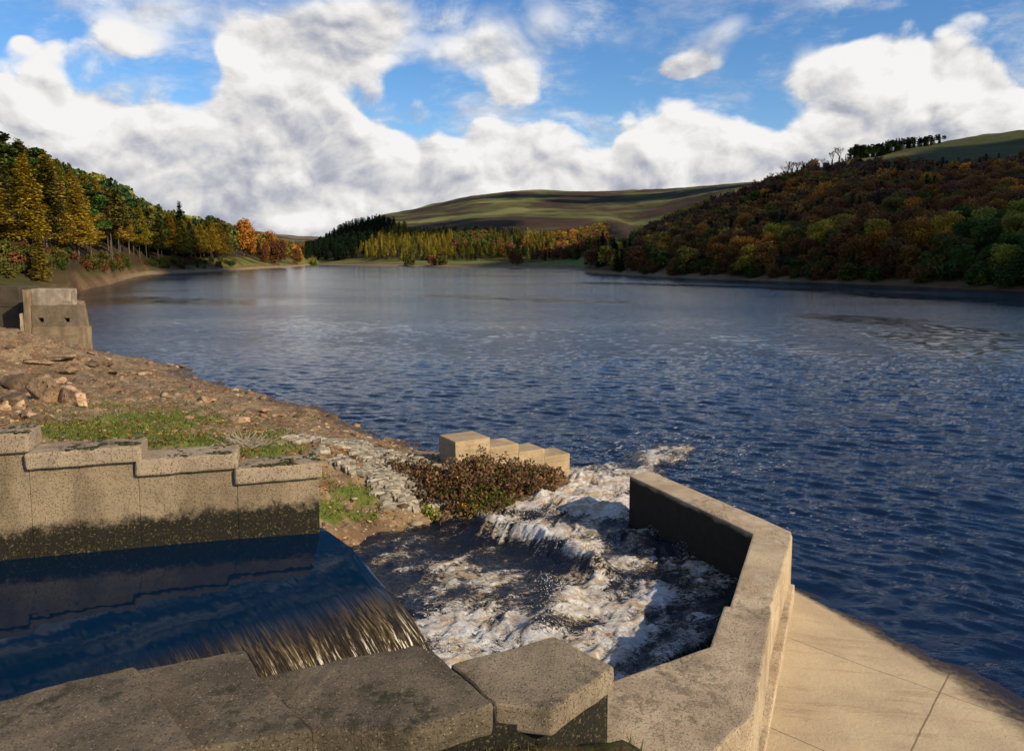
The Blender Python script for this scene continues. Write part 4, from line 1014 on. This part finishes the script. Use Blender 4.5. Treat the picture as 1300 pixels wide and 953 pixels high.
# ------------------------------------------------------------------ turbulent channel water
def inpoly(x, y, poly):
    r = np.zeros(x.shape, bool); n = len(poly)
    for i in range(n):
        (x0, y0), (x1, y1) = poly[i], poly[(i+1) % n]
        c = ((y0 > y) != (y1 > y)) & (x < (x1-x0)*(y-y0)/(y1-y0+1e-12)+x0); r ^= c
    return r
step = .034
gx = np.arange(-4.6, 7.4, step); gy = np.concatenate([np.arange(6.2, 20, step), np.arange(20, 30, .05)])
CX, CY = np.meshgrid(gx, gy, indexing='ij')
cpx, cpy = proj(CX, CY, np.full_like(CX, .15))
reg = inpoly(cpx, cpy, [(330,640),(520,640),(600,620),(680,590),(745,585),(800,562),(870,548),(905,560),(860,590),(812,608),(970,680),(940,768),(915,830),(781,900),(560,1000),(200,1000),(300,760)]).astype(float)
def blur(a, k, it=3):
    for _ in range(it):
        for axx in (0, 1):
            c = np.cumsum(np.pad(a, [(k+1, k) if q == axx else (0, 0) for q in (0, 1)], mode='edge'), axis=axx)
            a = (np.take(c, range(2*k+1, c.shape[axx]), axx)-np.take(c, range(0, c.shape[axx]-2*k-1), axx))/(2*k+1)
    return a
msk = sstep(.25, .8, blur(reg, 6, 2))
def dseg(A, B, x, y):
    ax_, ay_ = A; bx, by = B[0]-ax_, B[1]-ay_; h = np.clip(((x-ax_)*bx+(y-ay_)*by)/(bx*bx+by*by), 0, 1)
    return np.hypot(x-ax_-h*bx, y-ay_-h*by)
def dline(pts, z=.3): 
    q = [tuple(P(a, b, z).xy) for a, b in pts]; r = None
    for A, B in zip(q[:-1], q[1:]):
        d = dseg(A, B, CX, CY); r = d if r is None else np.minimum(r, d)
    return r
wx_ = (fbm(CX*.8, CY*.8, 1, 3)-.5)*1.0; wy_ = (fbm(CX*.8, CY*.8, 5, 3)-.5)*1.0
WX, WY = CX+wx_, CY+wy_
hb = .33-.29*sstep(12, 18.5, CY+.35*CX)
hb = hb+.36*np.exp(-(dline([(612,652),(650,660),(690,672),(725,690),(758,712)], .5)/.30)**2)      # standing wave
hb = hb-.12*np.exp(-(dline([(560,675),(620,690),(680,720),(700,745)], .2)/.55)**2)                    # smooth tongue before it
hb = hb+.22*np.exp(-(dline([(690,735),(712,765),(700,800),(680,815)], .3)/.28)**2)
hb = hb+.22*np.exp(-(dline([(835,668),(862,668),(880,690)], .3)/.28)**2)+.12*np.exp(-(dline([(790,668),(850,690)], .3)/.4)**2)
hb = hb+.20*np.exp(-(dline([(690,628),(760,640),(800,650)], .2)/.35)**2)+.14*np.exp(-(dline([(740,600),(800,600)], .2)/.35)**2)
hb = hb+.10*np.exp(-(dline([(560,850),(600,815)], .3)/.5)**2)
Q1, Q2 = proj(CX, CY, hb)
FO = [(600,800,70,50,1.0),(560,720,70,14,.62),(600,740,90,16,.55),(640,770,60,14,.30),(520,705,30,8,.55),(575,845,50,26,1.0),(690,812,60,20,.85),(640,815,60,25,.85),
 (690,675,70,13,1.15),(740,697,38,14,1.1),(640,660,26,9,.9),(620,650,16,8,.9),
 (700,628,60,15,1.25),(760,640,60,20,1.3),(720,615,50,14,1.2),(790,650,40,14,1.0),(740,605,50,14,.95),(800,598,40,11,.85),(830,580,40,12,.62),(855,568,35,10,.48),(780,615,50,16,1.0),(660,640,40,10,.85),
 (760,770,60,26,1.0),(810,760,60,26,.85),(850,720,55,20,.62),(800,720,50,12,.62),(760,740,40,16,.72),(740,830,60,26,.95),(800,810,60,34,.95),(860,790,50,40,.66),(890,730,45,40,.52),(730,760,30,14,.9),(865,672,24,10,.85),(820,680,30,10,.5),(540,670,60,5,.25),(560,655,30,3,.2),(700,860,70,40,.9),(800,880,90,40,.7)]
fm = np.zeros_like(CX)
for (a, b, rx, ry, s) in FO: fm = np.maximum(fm, s*np.exp(-(np.abs((Q1-a)/rx)**2.4)-(np.abs((Q2-b)/ry)**2.4)))
fm = fm*(1-.0*fm)
fa1 = WX*math.sin(rad(35))+WY*math.cos(rad(35)); fa2 = WX*math.cos(rad(35))-WY*math.sin(rad(35))
lump = fbm(fa1*1.3, fa2*3.0, 2, 5, .55); rid = 1-2*np.abs(fbm(fa1*1.0+3, fa2*2.3, 12, 4)-.5)
fine = fbm(fa1*4.5, fa2*10, 4, 4, .6); rid2 = 1-2*np.abs(fbm(WX*4+3, WY*4, 19, 3)-.5)
hz2 = hb+(lump-.5)*(.05+.11*fm)+(fine-.5)*(.03+.07*fm)+(rid**2-.45)*(.04+.02*fm)+(rid2**2-.4)*(.025+.02*fm)
# long streaming ripples in the dark part
rp_ = fbm(WX*1.2, WY*5, 9, 3)-.5; hz2 = hz2+rp_*.07*(1-fm)
msk = msk*np.where(CY > 18, np.maximum(sstep(.06, .35, fm), sstep(19.5, 18, CY)), 1)
edgef = sstep(24.5, 21.5, CY-.2*CX)
HZ = (hz2*(.25+.75*edgef)+.02)*msk+np.where(CY > 18, -.07, -.30)*(1-msk)
me = gridmesh(CX, CY, HZ, 'channel_water')
# froth gathers on crests
fr_ = np.clip(fm*1.0+(lump-.5)*1.3+(rid-.7)*.6+(fine-.5)*.7-.08, -1, 2)
fattr(me, 'foam', (fr_*msk).ravel()); fattr(me, 'froth', fm.ravel())
t = NT('channel_water'); p = t.pos(); fa = t.attr('foam'); fr = t.attr('froth')
dist = t.vmath('ADD', p, t.vmath('SCALE', t.vmath('SUBTRACT', t.noise(p, 2.2, 4, .6, out='Color'), (.5,.5,.5)))); dist.node.inputs[1].links[0].from_node.inputs['Scale'].default_value = .55
mpd = t.n('ShaderNodeMapping'); t.l(dist, mpd.inputs[0]); mpd.inputs['Rotation'].default_value = (0,0,rad(55)); mpd.inputs['Scale'].default_value = (.8,2.4,1.2); dist = mpd.outputs[0]
fn = t.noise(dist, 9, 8, .80); lace = t.math('ABSOLUTE', t.math('SUBTRACT', t.noise(dist, 5.5, 5, .6), .5))
lacem = t.ramp(lace, .0, .09, 1, 0)
m = t.math('ADD', fa, t.math('MULTIPLY', t.math('SUBTRACT', fn, .5), 2.7))
m = t.math('ADD', m, t.math('MULTIPLY', lacem, .30))
foam = t.ramp(m, .50, .88)
thin = t.ramp(m, .15, .5)
body = t.mix(thin, (.005,.008,.016), (.020,.015,.012))
fc = t.mix(t.ramp(t.math('ADD', t.noise(dist, 3.3, 5, .65), t.math('MULTIPLY', t.sep(p)[2], .10)), .46, .60), (.60,.44,.28), (.90,.85,.76))
fc = t.mix(t.ramp(t.noise(p, 1.1, 3), .45, .65), fc, (.84,.82,.80))
spk = t.ramp(t.noise(dist, 24, 4, .7), .50, .64, 0, .45)
fc = t.mix(spk, fc, (.32,.24,.16))
mbl = t.ramp(t.noise(dist, 6.5, 6, .7, 1.2), .50, .62, 0, .6)
fc = t.mix(mbl, fc, (.42,.29,.17))
c = t.mix(foam, body, fc)
hh = t.math('ADD', t.math('MULTIPLY', t.noise(dist, 22, 6, .75), t.math('ADD', .35, t.math('MULTIPLY', foam, .8))), t.math('MULTIPLY', t.noise(t.pos((1,2,1)), 5, 4, .6), .7))
t.bsdf(c, t.math('ADD', .05, t.math('MULTIPLY', foam, .55)), t.bump(hh, .06), .5, IOR=1.333)
CHW = t.m
tag(link('channel_water', me, CHW, smooth=True), 'peaty brown and white turbulent water rushing out of the spillway channel', kind='structure')
# flying droplets and froth clots above the breaking crests
dc = []; ds = []
for (pts, n_, up) in [([(612,648),(650,656),(690,668),(725,686),(758,708)], 900, .22), ([(690,733),(712,763),(700,798)], 380, .14), ([(640,640),(700,622),(780,615),(800,640)], 700, .14), ([(835,664),(862,664),(880,686)], 260, .14), ([(556,840),(575,815),(548,780)], 300, .16)]:
    q = [P(a, b, .45) for a, b in pts]
    for _ in range(n_):
        i = random.randrange(len(q)-1); v = q[i].lerp(q[i+1], random.random())
        h_ = abs(random.gauss(0, up*.45)); dc.append((v.x+random.gauss(0, .16), v.y+random.gauss(0, .16), .40+h_)); ds.append(random.uniform(.003, .011)*(1-.5*min(1, h_/.3)))
dc = np.array(dc); ds = np.array(ds)
ix = np.clip(((dc[:, 0]-gx[0])/step).astype(int), 0, len(gx)-1); iy = np.clip(np.searchsorted(gy, dc[:, 1]), 0, len(gy)-1)
dc[:, 2] = HZ[ix, iy]+np.maximum(0, dc[:, 2]-.40)+.01
oct_ = np.array([(1,0,0),(-1,0,0),(0,1,0),(0,-1,0),(0,0,1),(0,0,-1)]); of = np.array([(0,2,4),(2,1,4),(1,3,4),(3,0,4),(2,0,5),(1,2,5),(3,1,5),(0,3,5)])
dc = dc
V = (dc[:, None, :]+oct_[None]*ds[:, None, None]*rng.uniform(.5, 1.5, (len(dc), 6, 1))).reshape(-1, 3); Fc = (of[None]+(np.arange(len(dc))*6)[:, None, None]).reshape(-1, 3)
t = NT('spray'); t.bsdf((.80,.72,.62), .35, None, .5); 
tag(link('water_spray', npmesh(V, Fc), t.m), 'droplets thrown up by the breaking brown water', 'spray', kind='stuff')

# ------------------------------------------------------------------ rocks
t = NT('rock'); p = t.pos(); oi = t.n('ShaderNodeObjectInfo')
c = t.mix(t.ramp(t.noise(p, 2.5, 6, .65), .35, .65), (.13,.095,.06), (.30,.225,.14)); c = t.mix(1, c, oi.outputs['Color'], 'MULTIPLY')
c = t.mix(t.ramp(t.noise(p, 9, 5, .75), .54, .66), c, (.035,.026,.016)); 
t.bsdf(c, .88, t.bump(t.noise(p, 9, 7, .7), .06), .2); ROCK = t.m
def rockmesh(lx, ly, lz, seed, slab=False):
    r = random.Random(seed); bm = bmesh.new()
    bmesh.ops.create_icosphere(bm, subdivisions=4, radius=1)
    pl = [(Vector((r.gauss(0, 1), r.gauss(0, 1), r.gauss(0, .7))).normalized(), r.uniform(.38, .72)) for _ in range(12)]
    if slab: pl += [(Vector((0, 0, 1)), .5), (Vector((0, 0, -1)), .5)]
    for v in bm.verts:
        for n_, d in pl:
            k = v.co.dot(n_)-d
            if k > 0: v.co -= n_*k
        v.co += mn.noise_vector(v.co*2+Vector((seed, 0, 0)))*.06+mn.noise_vector(v.co*6+Vector((seed, 0, 0)))*.025
        v.co.x *= lx*.62; v.co.y *= ly*.62; v.co.z *= lz*.75
    me = D.meshes.new('rock'); bm.to_mesh(me); bm.free(); me.materials.append(ROCK); return me
RK = [
 (95,503,42,30,0,'pale angular boulder on the grass edge between the pier and the wall',1.35,.1),(62,495,44,44,0,'large slanting brown slab leaning beside the pale angular boulder',.75,-.5),(35,485,50,34,0,'dark jumble rock at the far left of the rubble heap',.45,.3),
 (66,485,26,12,1,'long pale flat stone lying above the pale angular boulder',1.0,-.5),(20,505,46,26,0,'dark rounded rock low in the left rubble heap',.5,.2),(5,515,22,14,0,'pale stone at the left edge of the view',1.2,0),(25,513,18,14,0,'small pale boulder in the left rubble heap',1.2,.4),
 (38,525,22,16,0,'pale stone just above the leftmost coping',1.0,.3),(8,528,30,18,0,'mossy brown rock above the leftmost coping',.6,0),(52,532,24,14,0,'dark rock beside the gap in the copings',.4,0),(40,540,20,10,0,'dark flat rock in the gap behind the coping',.4,0),
 (45,458,36,8,1,'grey flat slab at the foot of the pier on its left',.6,0),(85,470,34,9,1,'tilted brown slab below the pier',.75,-.3),(108,455,26,8,1,'layered rock ledge at the right foot of the pier',.7,0),(118,448,16,8,1,'ledge end overhanging the water by the pier',.6,.1),(75,452,40,8,1,'broad stone course in front of the pier base',.85,0),(118,462,18,8,0,'dark rock under the ledge by the water',.4,.2),(135,462,20,6,1,'thin curved slab lying at the water edge',.55,-.5),
 (170,455,36,8,1,'flat mossy rock sitting in the shallows off the bank',.5,0),(208,464,40,6,1,'thin brown rock shelf running out into the water',.5,.1),(225,464,16,5,1,'tip of the rock shelf out in the water',.5,0),(158,471,26,8,1,'grey slab just above the waterline',.65,0),(130,481,30,9,1,'flat grey slab on the mid bank',.6,-.1),(182,474,22,6,1,'pale flat stone near the waterline',1.1,0),
 (150,533,30,8,0,'half buried grey rock in the grass',.6,0),(262,506,22,12,0,'pale angular rock on the open brown bank',1.1,.3),(298,532,34,10,1,'pale flat rock lying on the bare bank above the third coping',1.15,.1),(240,530,14,6,0,'small tan stone on the bank',1.0,0),(187,506,12,6,0,'small tan rock in the middle of the bank',.9,0),(335,520,14,5,1,'pale stone near the sloping shore',1.2,0),(355,527,16,5,1,'flat pale stone by the shore halfway along the bank',1.2,0),(152,499,9,7,0,'small dark round stone on the bank',.3,0),(222,548,12,5,0,'tan stone at the top of the grass',1.0,0),(290,560,16,6,0,'brown stone behind the third coping',.8,0)]
for i, (px, py, wpx, hpx, slab, lab, tone, tilt) in enumerate(RK):
    q = onbank(px, py+hpx*.35); k = q.y/1000; big = 1.1 if i < 12 and not slab else 1.15; tone *= 1.3; lx = wpx*k*big; lz = hpx*k*(.8 if not slab else .9)*big
    if px > 165 and py < 466 : q = P(px, py+hpx*.4, 0)
    o = link('boulder' if not slab else 'rock_slab', rockmesh(lx, lx*(.7 if slab else .75), lz, i+1, slab), None, None, True)
    o.location = (q.x, q.y, q.z+lz*.22); o.rotation_euler = (rng.uniform(-.08, .08), tilt*.5, rng.uniform(-.5, .5)); o.color = (tone*1.15, tone, tone*.92, 1)
    tag(o, lab, 'rock')
print('RK', len(RK))
# small stones, rubble and fallen leaves on the bank
def bankpts(n, f, dens=None, seed=3):
    r = np.random.default_rng(seed); out = []
    while sum(len(o) for o in out) < n:
        u = r.uniform(-.78, .12, 20000); y = 10+45*r.random(20000)**1.6; x = u*y; z = bank(x, y)
        a, b = proj(x, y, z); sd = (x-WA.x)*wn.x+(y-WA.y)*wn.y; al = (x-WA.x)*wd.x+(y-WA.y)*wd.y
        ok = (z > .03) & ~((sd > -.7) & (al < .1)) & (a > -60) & (b < 700) & (r.random(20000) < f(a, b, x, y, z))
        out.append(np.c_[x, y, z, a, b][ok])
    return np.concatenate(out)[:n]
def grassy(a, b, x, y): return blobs(GR, a, b)*(.55+.9*fbm(x*1.3, y*1.3, 4))
def pitchy(a, b, x, y): return blobs(PT, a, b)*(.5+fbm(x*1.6, y*1.6, 9))
pts = bankpts(3000, lambda a, b, x, y, z: np.clip(1.0-1.2*grassy(a, b, x, y), .04, 1)*(.25+1.5*np.maximum(0, fbm(x*.7, y*.7, 14, 3)-.42)*3))
def scatter_mesh(protoV, protoF, pts, size, cols, name, label, mat, cat, flat=1.0, seed=1):
    r = np.random.default_rng(seed); n = len(pts); k = len(protoV)
    a = r.random(n)*6.28; ca, sa_ = np.cos(a), np.sin(a)
    V = np.repeat(protoV[None], n, 0)*size[:, None, None]*np.stack([r.uniform(.7, 1.5, n), r.uniform(.6, 1.1, n), r.uniform(.35, .8, n)*flat], 1)[:, None, :]
    X_ = V[..., 0]*ca[:, None]-V[..., 1]*sa_[:, None]; Y_ = V[..., 0]*sa_[:, None]+V[..., 1]*ca[:, None]
    V = np.stack([X_+pts[:, None, 0], Y_+pts[:, None, 1], V[..., 2]+pts[:, None, 2]], -1).reshape(-1, 3)
    Fc = (protoF[None]+(np.arange(n)*k)[:, None, None]).reshape(-1, protoF.shape[1])
    me = npmesh(V, Fc, name); cattr(me, 'tint', np.repeat(cols, k, 0)); o = link(name, me, mat); tag(o, label, cat, kind='stuff'); return o
bm = bmesh.new(); bmesh.ops.create_icosphere(bm, subdivisions=1, radius=.5)
for v in bm.verts: v.co += mn.noise_vector(v.co*3)*.18
pv = np.array([tuple(v.co) for v in bm.verts]); pf = np.array([[v.index for v in f.verts] for f in bm.faces]); bm.free()
t = NT('tinted_stone'); p = t.pos(); c = t.mix(1, t.attr('tint', 'Color'), t.mix(t.noise(p, 14, 5, .7), (.5,.5,.5), (1.5,1.45,1.4)), 'MULTIPLY'); t.bsdf(c, .9, t.bump(t.noise(p, 20, 4), .02), .2); TST = t.m
r = np.random.default_rng(5); base = np.array([(.22,.15,.09),(.17,.10,.055),(.10,.065,.038),(.33,.25,.165),(.20,.105,.06)])
sz = (.03+.22*r.random(len(pts))**6)*(.7+pts[:, 1]/30); cl = base[r.integers(0, 5, len(pts))]*r.uniform(.7, 1.2, (len(pts), 1))
scatter_mesh(pv, pf, pts, sz, cl, 'rubble', 'brown and tan stones littering the bare bank', TST, 'rubble', .75)
# pitching: thin stones set on edge in rows
pts = bankpts(3300, lambda a, b, x, y, z: sstep(.35, .65, pitchy(a, b, x, y))*np.clip(1-1.1*grassy(a, b, x, y), .05, 1)*sstep(.36, .52, fbm(x*2.4, y*2.4, 31, 3)), seed=8)
bx = np.array([(-.5,-.5,-.5),(.5,-.5,-.5),(.5,.5,-.5),(-.5,.5,-.5),(-.45,-.4,.5),(.5,-.45,.45),(.42,.5,.5),(-.5,.4,.4)]); bf = np.array([(0,3,2,1),(4,5,6,7),(0,1,5,4),(1,2,6,5),(2,3,7,6),(3,0,4,7)])
n = len(pts); rr = np.random.default_rng(9); ang = rad(28)+rr.normal(0, .40, n)+(pts[:, 3] > 520)*.35; L = rr.uniform(.16, .38, n); Wd = rr.uniform(.025, .06, n)
V = bx[None]*np.stack([L, Wd, np.full(n, .12)], 1)[:, None]; X_ = V[..., 0]*np.cos(ang)[:, None]-V[..., 1]*np.sin(ang)[:, None]; Y_ = V[..., 0]*np.sin(ang)[:, None]+V[..., 1]*np.cos(ang)[:, None]
V = np.stack([X_+pts[:, None, 0], Y_+pts[:, None, 1], V[..., 2]+pts[:, None, 2]+.02], -1).reshape(-1, 3); Fc = (bf[None]+(np.arange(n)*8)[:, None, None]).reshape(-1, 4)
me = npmesh(V, Fc); cattr(me, 'tint', np.repeat(np.array([(.27,.235,.18)])*rr.uniform(.4, 1.35, (n, 1)), 8, 0))
tag(link('stone_pitching', me, TST), 'pale thin stones set on edge in rows down the slope beside the wall end', 'pitching', kind='stuff')
# grass
pts = bankpts(15000, lambda a, b, x, y, z: sstep(.25, .60, grassy(a, b, x, y)+(fbm(x*2.5, y*2.5, 3, 4)-.5)*1.3), seed=12)
n = len(pts); r = np.random.default_rng(13); a = r.random(n)*6.28; h_ = r.uniform(.015, .075, n); w_ = r.uniform(.010, .022, n)*(.6+pts[:, 1]/22); ln = r.normal(0, .05, (n, 2))
base_ = pts[:, :3]-[0, 0, .02]; d1 = np.stack([np.cos(a)*w_, np.sin(a)*w_, 0*a], 1); top = base_+np.c_[ln, h_+.02]
V = np.stack([base_-d1, base_+d1, top], 1).reshape(-1, 3); me = npmesh(V, np.arange(3*n).reshape(n, 3))
g0 = np.array([(.09,.11,.018),(.15,.16,.03),(.06,.075,.012),(.20,.16,.06)])[r.choice(4, n, p=[.4,.25,.25,.1])]*r.uniform(.7, 1.3, (n, 1)); cattr(me, 'tint', np.repeat(g0, 3, 0))
o = link('grass', me, LEAF); o.color = (1, 1, 1, 1); tag(o, 'short bright grass growing behind the copings and beside the pitching', 'grass', kind='stuff')
# fallen leaves
pts = bankpts(4200, lambda a, b, x, y, z: (.15+sstep(.5, .65, fbm(x*1.1, y*1.1, 23, 3))), seed=15)
V, Fc = quads(pts[:, :3]+[0, 0, .015], .07, .8); me = npmesh(V, Fc); r = np.random.default_rng(2)
cattr(me, 'tint', np.repeat(np.array([(.30,.12,.03),(.40,.22,.08),(.16,.06,.02),(.45,.33,.16)])[r.integers(0, 4, len(pts))], 4, 0))
o = link('fallen_leaves', me, LEAF); o.color = (1, 1, 1, 1); tag(o, 'orange and brown leaves scattered over the bank', 'leaves', kind='stuff')

# ------------------------------------------------------------------ brambles in front of the stepped wall
def bramble(pxs, label, seed, hgt, n, spread, cols):
    r = random.Random(seed); c0 = onbank(*pxs[len(pxs)//2]); o = empty('bramble_bush', tuple(c0)); tag(o, label, 'bramble', None)
    segs = []; cen = []
    pts_ = [onbank(*q) for q in pxs]
    for _ in range(n):
        i = r.randrange(len(pts_)); q = pts_[i]+Vector((r.gauss(0, spread), r.gauss(0, spread*.8), 0)); q.z = max(.1, bz(q.x, q.y))
        a = r.random()*6.28; L = hgt[i]*r.uniform(.6, 1.15); out = r.uniform(.3, .9)*L; prev = q
        for k in range(1, 6):
            f = k/5; v = q+Vector((math.cos(a)*out*f, math.sin(a)*out*f, L*math.sin(f*2.0)*.95)); v += Vector((r.gauss(0, .02), r.gauss(0, .02), r.gauss(0, .02)))
            segs.append((prev, v, .008, .006)); 
            for _ in range(5): cen.append(v+Vector((r.gauss(0, .055), r.gauss(0, .055), r.gauss(0, .05))))
            prev = v
    segs = [(a_-c0, b_-c0, x, y) for a_, b_, x, y in segs]; me = tubes(segs, 3); tag(link('stems', me, STEM, o), kind='stuff')
    cen = np.array([tuple(v-c0) for v in cen]); rs = np.random.default_rng(seed); V, Fc = quads(cen, .052, .3, r=rs); me = npmesh(V, Fc)
    cc = np.array(cols)[rs.integers(0, len(cols), len(cen))]*rs.uniform(.6, 1.4, (len(cen), 1)); cattr(me, 'tint', np.repeat(cc, 4, 0)); l = link('foliage', me, LEAF, o); l.color = (1, 1, 1, 1)
t = NT('bramble_stem'); t.bsdf(t.mix(t.noise(t.pos(), 5, 3), (.10,.055,.03), (.30,.21,.13)), .8); STEM = t.m
RB = [(.12,.06,.03),(.16,.09,.045),(.07,.04,.02),(.22,.12,.06),(.06,.07,.015),(.09,.05,.025)]
bramble([(600,615),(614,610),(590,622),(622,616),(606,622),(585,615)], 'tallest reddish brown bramble mound against the tallest wall step', 1, [.44,.66,.34,.5,.38,.3], 150, .28, RB)
bramble([(635,615),(650,618),(662,620),(640,628),(655,612)], 'brown bramble tangle under the second and third wall steps', 2, [.34,.46,.30,.30,.42], 120, .28, RB)
bramble([(680,612),(692,610),(672,622),(700,606)], 'low dark bramble clump at the foot of the last wall step by the foam', 3, [.30,.20,.24,.16], 70, .22, RB)
bramble([(560,625),(545,615),(530,605),(570,635),(515,600),(548,632)], 'low purplish bramble sprawling down the bank left of the wall steps', 4, [.24,.24,.18,.22,.14,.2], 140, .34, RB+[(.05,.03,.02)]*3)
bramble([(600,642),(615,640),(585,645),(630,636)], 'leafy dark green and brown bramble overhanging the channel water', 5, [.24,.28,.2,.24], 80, .2, [(.05,.07,.012),(.09,.10,.02),(.07,.04,.02),(.12,.08,.03)])
bramble([(590,648),(597,649)], 'small plant with orange yellow leaves at the channel edge', 6, [.09,.09], 16, .03, [(.45,.20,.03),(.50,.28,.04),(.2,.16,.03)])
bramble([(548,656),(540,650)], 'small clump of yellow green weed where the pitching meets the channel', 7, [.08,.08], 16, .03, [(.20,.22,.04),(.30,.24,.07),(.12,.15,.03)])
# dead stalks on the third coping
r = random.Random(4); cs = onplane(312, 574, WA, WAZ)-wn*.75; o = empty('dead_stalks', tuple(cs)); tag(o, 'bundle of bleached dead stalks sprawling behind the gap between the last two copings', 'dead plant')
sg = []
for _ in range(90):
    q = Vector((r.gauss(0, .16), r.gauss(0, .12), -.06)); a = r.random()*6.28; L = r.uniform(.2, .5); e = q+Vector((math.cos(a)*L, math.sin(a)*L*.6, r.uniform(.02, .26))); sg.append((q, e, .006, .003))
t = NT('dead_stalk'); t.bsdf((.36,.30,.22), .8); link('stalks', tubes(sg, 3), t.m, o)
# moss cushions along the coping tops
mc_ = []; 
r = random.Random(8)
for i, (s0, s1, zb, zt) in enumerate(CZ):
    for _ in range(420 if i in (1, 3) else 160):
        lo_ = max(s0, -9); s = s1-abs(r.gauss(0, .45))*(1.3 if i == 3 else 1); 
        if s < lo_ or s > s1: continue
        x, y = wp(s, r.choice([abs(r.gauss(.0, .06)), r.uniform(0, .6)])); n_ = mn.noise(Vector((x*3, y*3, 0)))
        if n_ > -.05: mc_.append((x, y, zt))
mc_ = np.array(mc_); rr = np.random.default_rng(3)
scatter_mesh(pv, pf, mc_, rr.uniform(.03, .10, len(mc_)), np.array([(.035,.032,.010)])*rr.uniform(.5, 1.8, (len(mc_), 1)), 'moss', 'dark moss cushions along the top edges of the retaining wall copings', TST, 'moss', .45)
# tufts on the near verge
r = np.random.default_rng(44); n = 9000; x = r.uniform(-9, 1.3, n); y = r.uniform(3.2, 7.2, n); sd_ = (x-q0.x)*vd.y-(y-q0.y)*vd.x
k = (sd_ > .08)&(fbm(x*2.2, y*2.2, 5, 3) > .42); x, y, sd_ = x[k], y[k], sd_[k]; n = len(x); z = 1.72+np.clip(sd_, 0, 3)*.06+(fbm(x*1.5, y*1.5, 3, 4)-.5)*.18-np.clip((x-1.0)*.9, 0, 4)-.02
a = r.random(n)*6.28; h_ = r.uniform(.04, .16, n); base_ = np.stack([x, y, z], 1); d1 = np.stack([np.cos(a)*.006, np.sin(a)*.006, 0*a], 1); top = base_+np.c_[r.normal(0, .05, (n, 2)), h_]
V = np.stack([base_-d1, base_+d1, top], 1).reshape(-1, 3); me = npmesh(V, np.arange(3*n).reshape(n, 3))
cattr(me, 'tint', np.repeat(np.array([(.06,.075,.015),(.10,.095,.03),(.16,.12,.05)])[r.integers(0, 3, n)], 3, 0)); o = link('grass', me, LEAF); o.color = (1, 1, 1, 1); tag(o, 'dull tufts of grass on the verge behind the near copings', 'grass', kind='stuff')
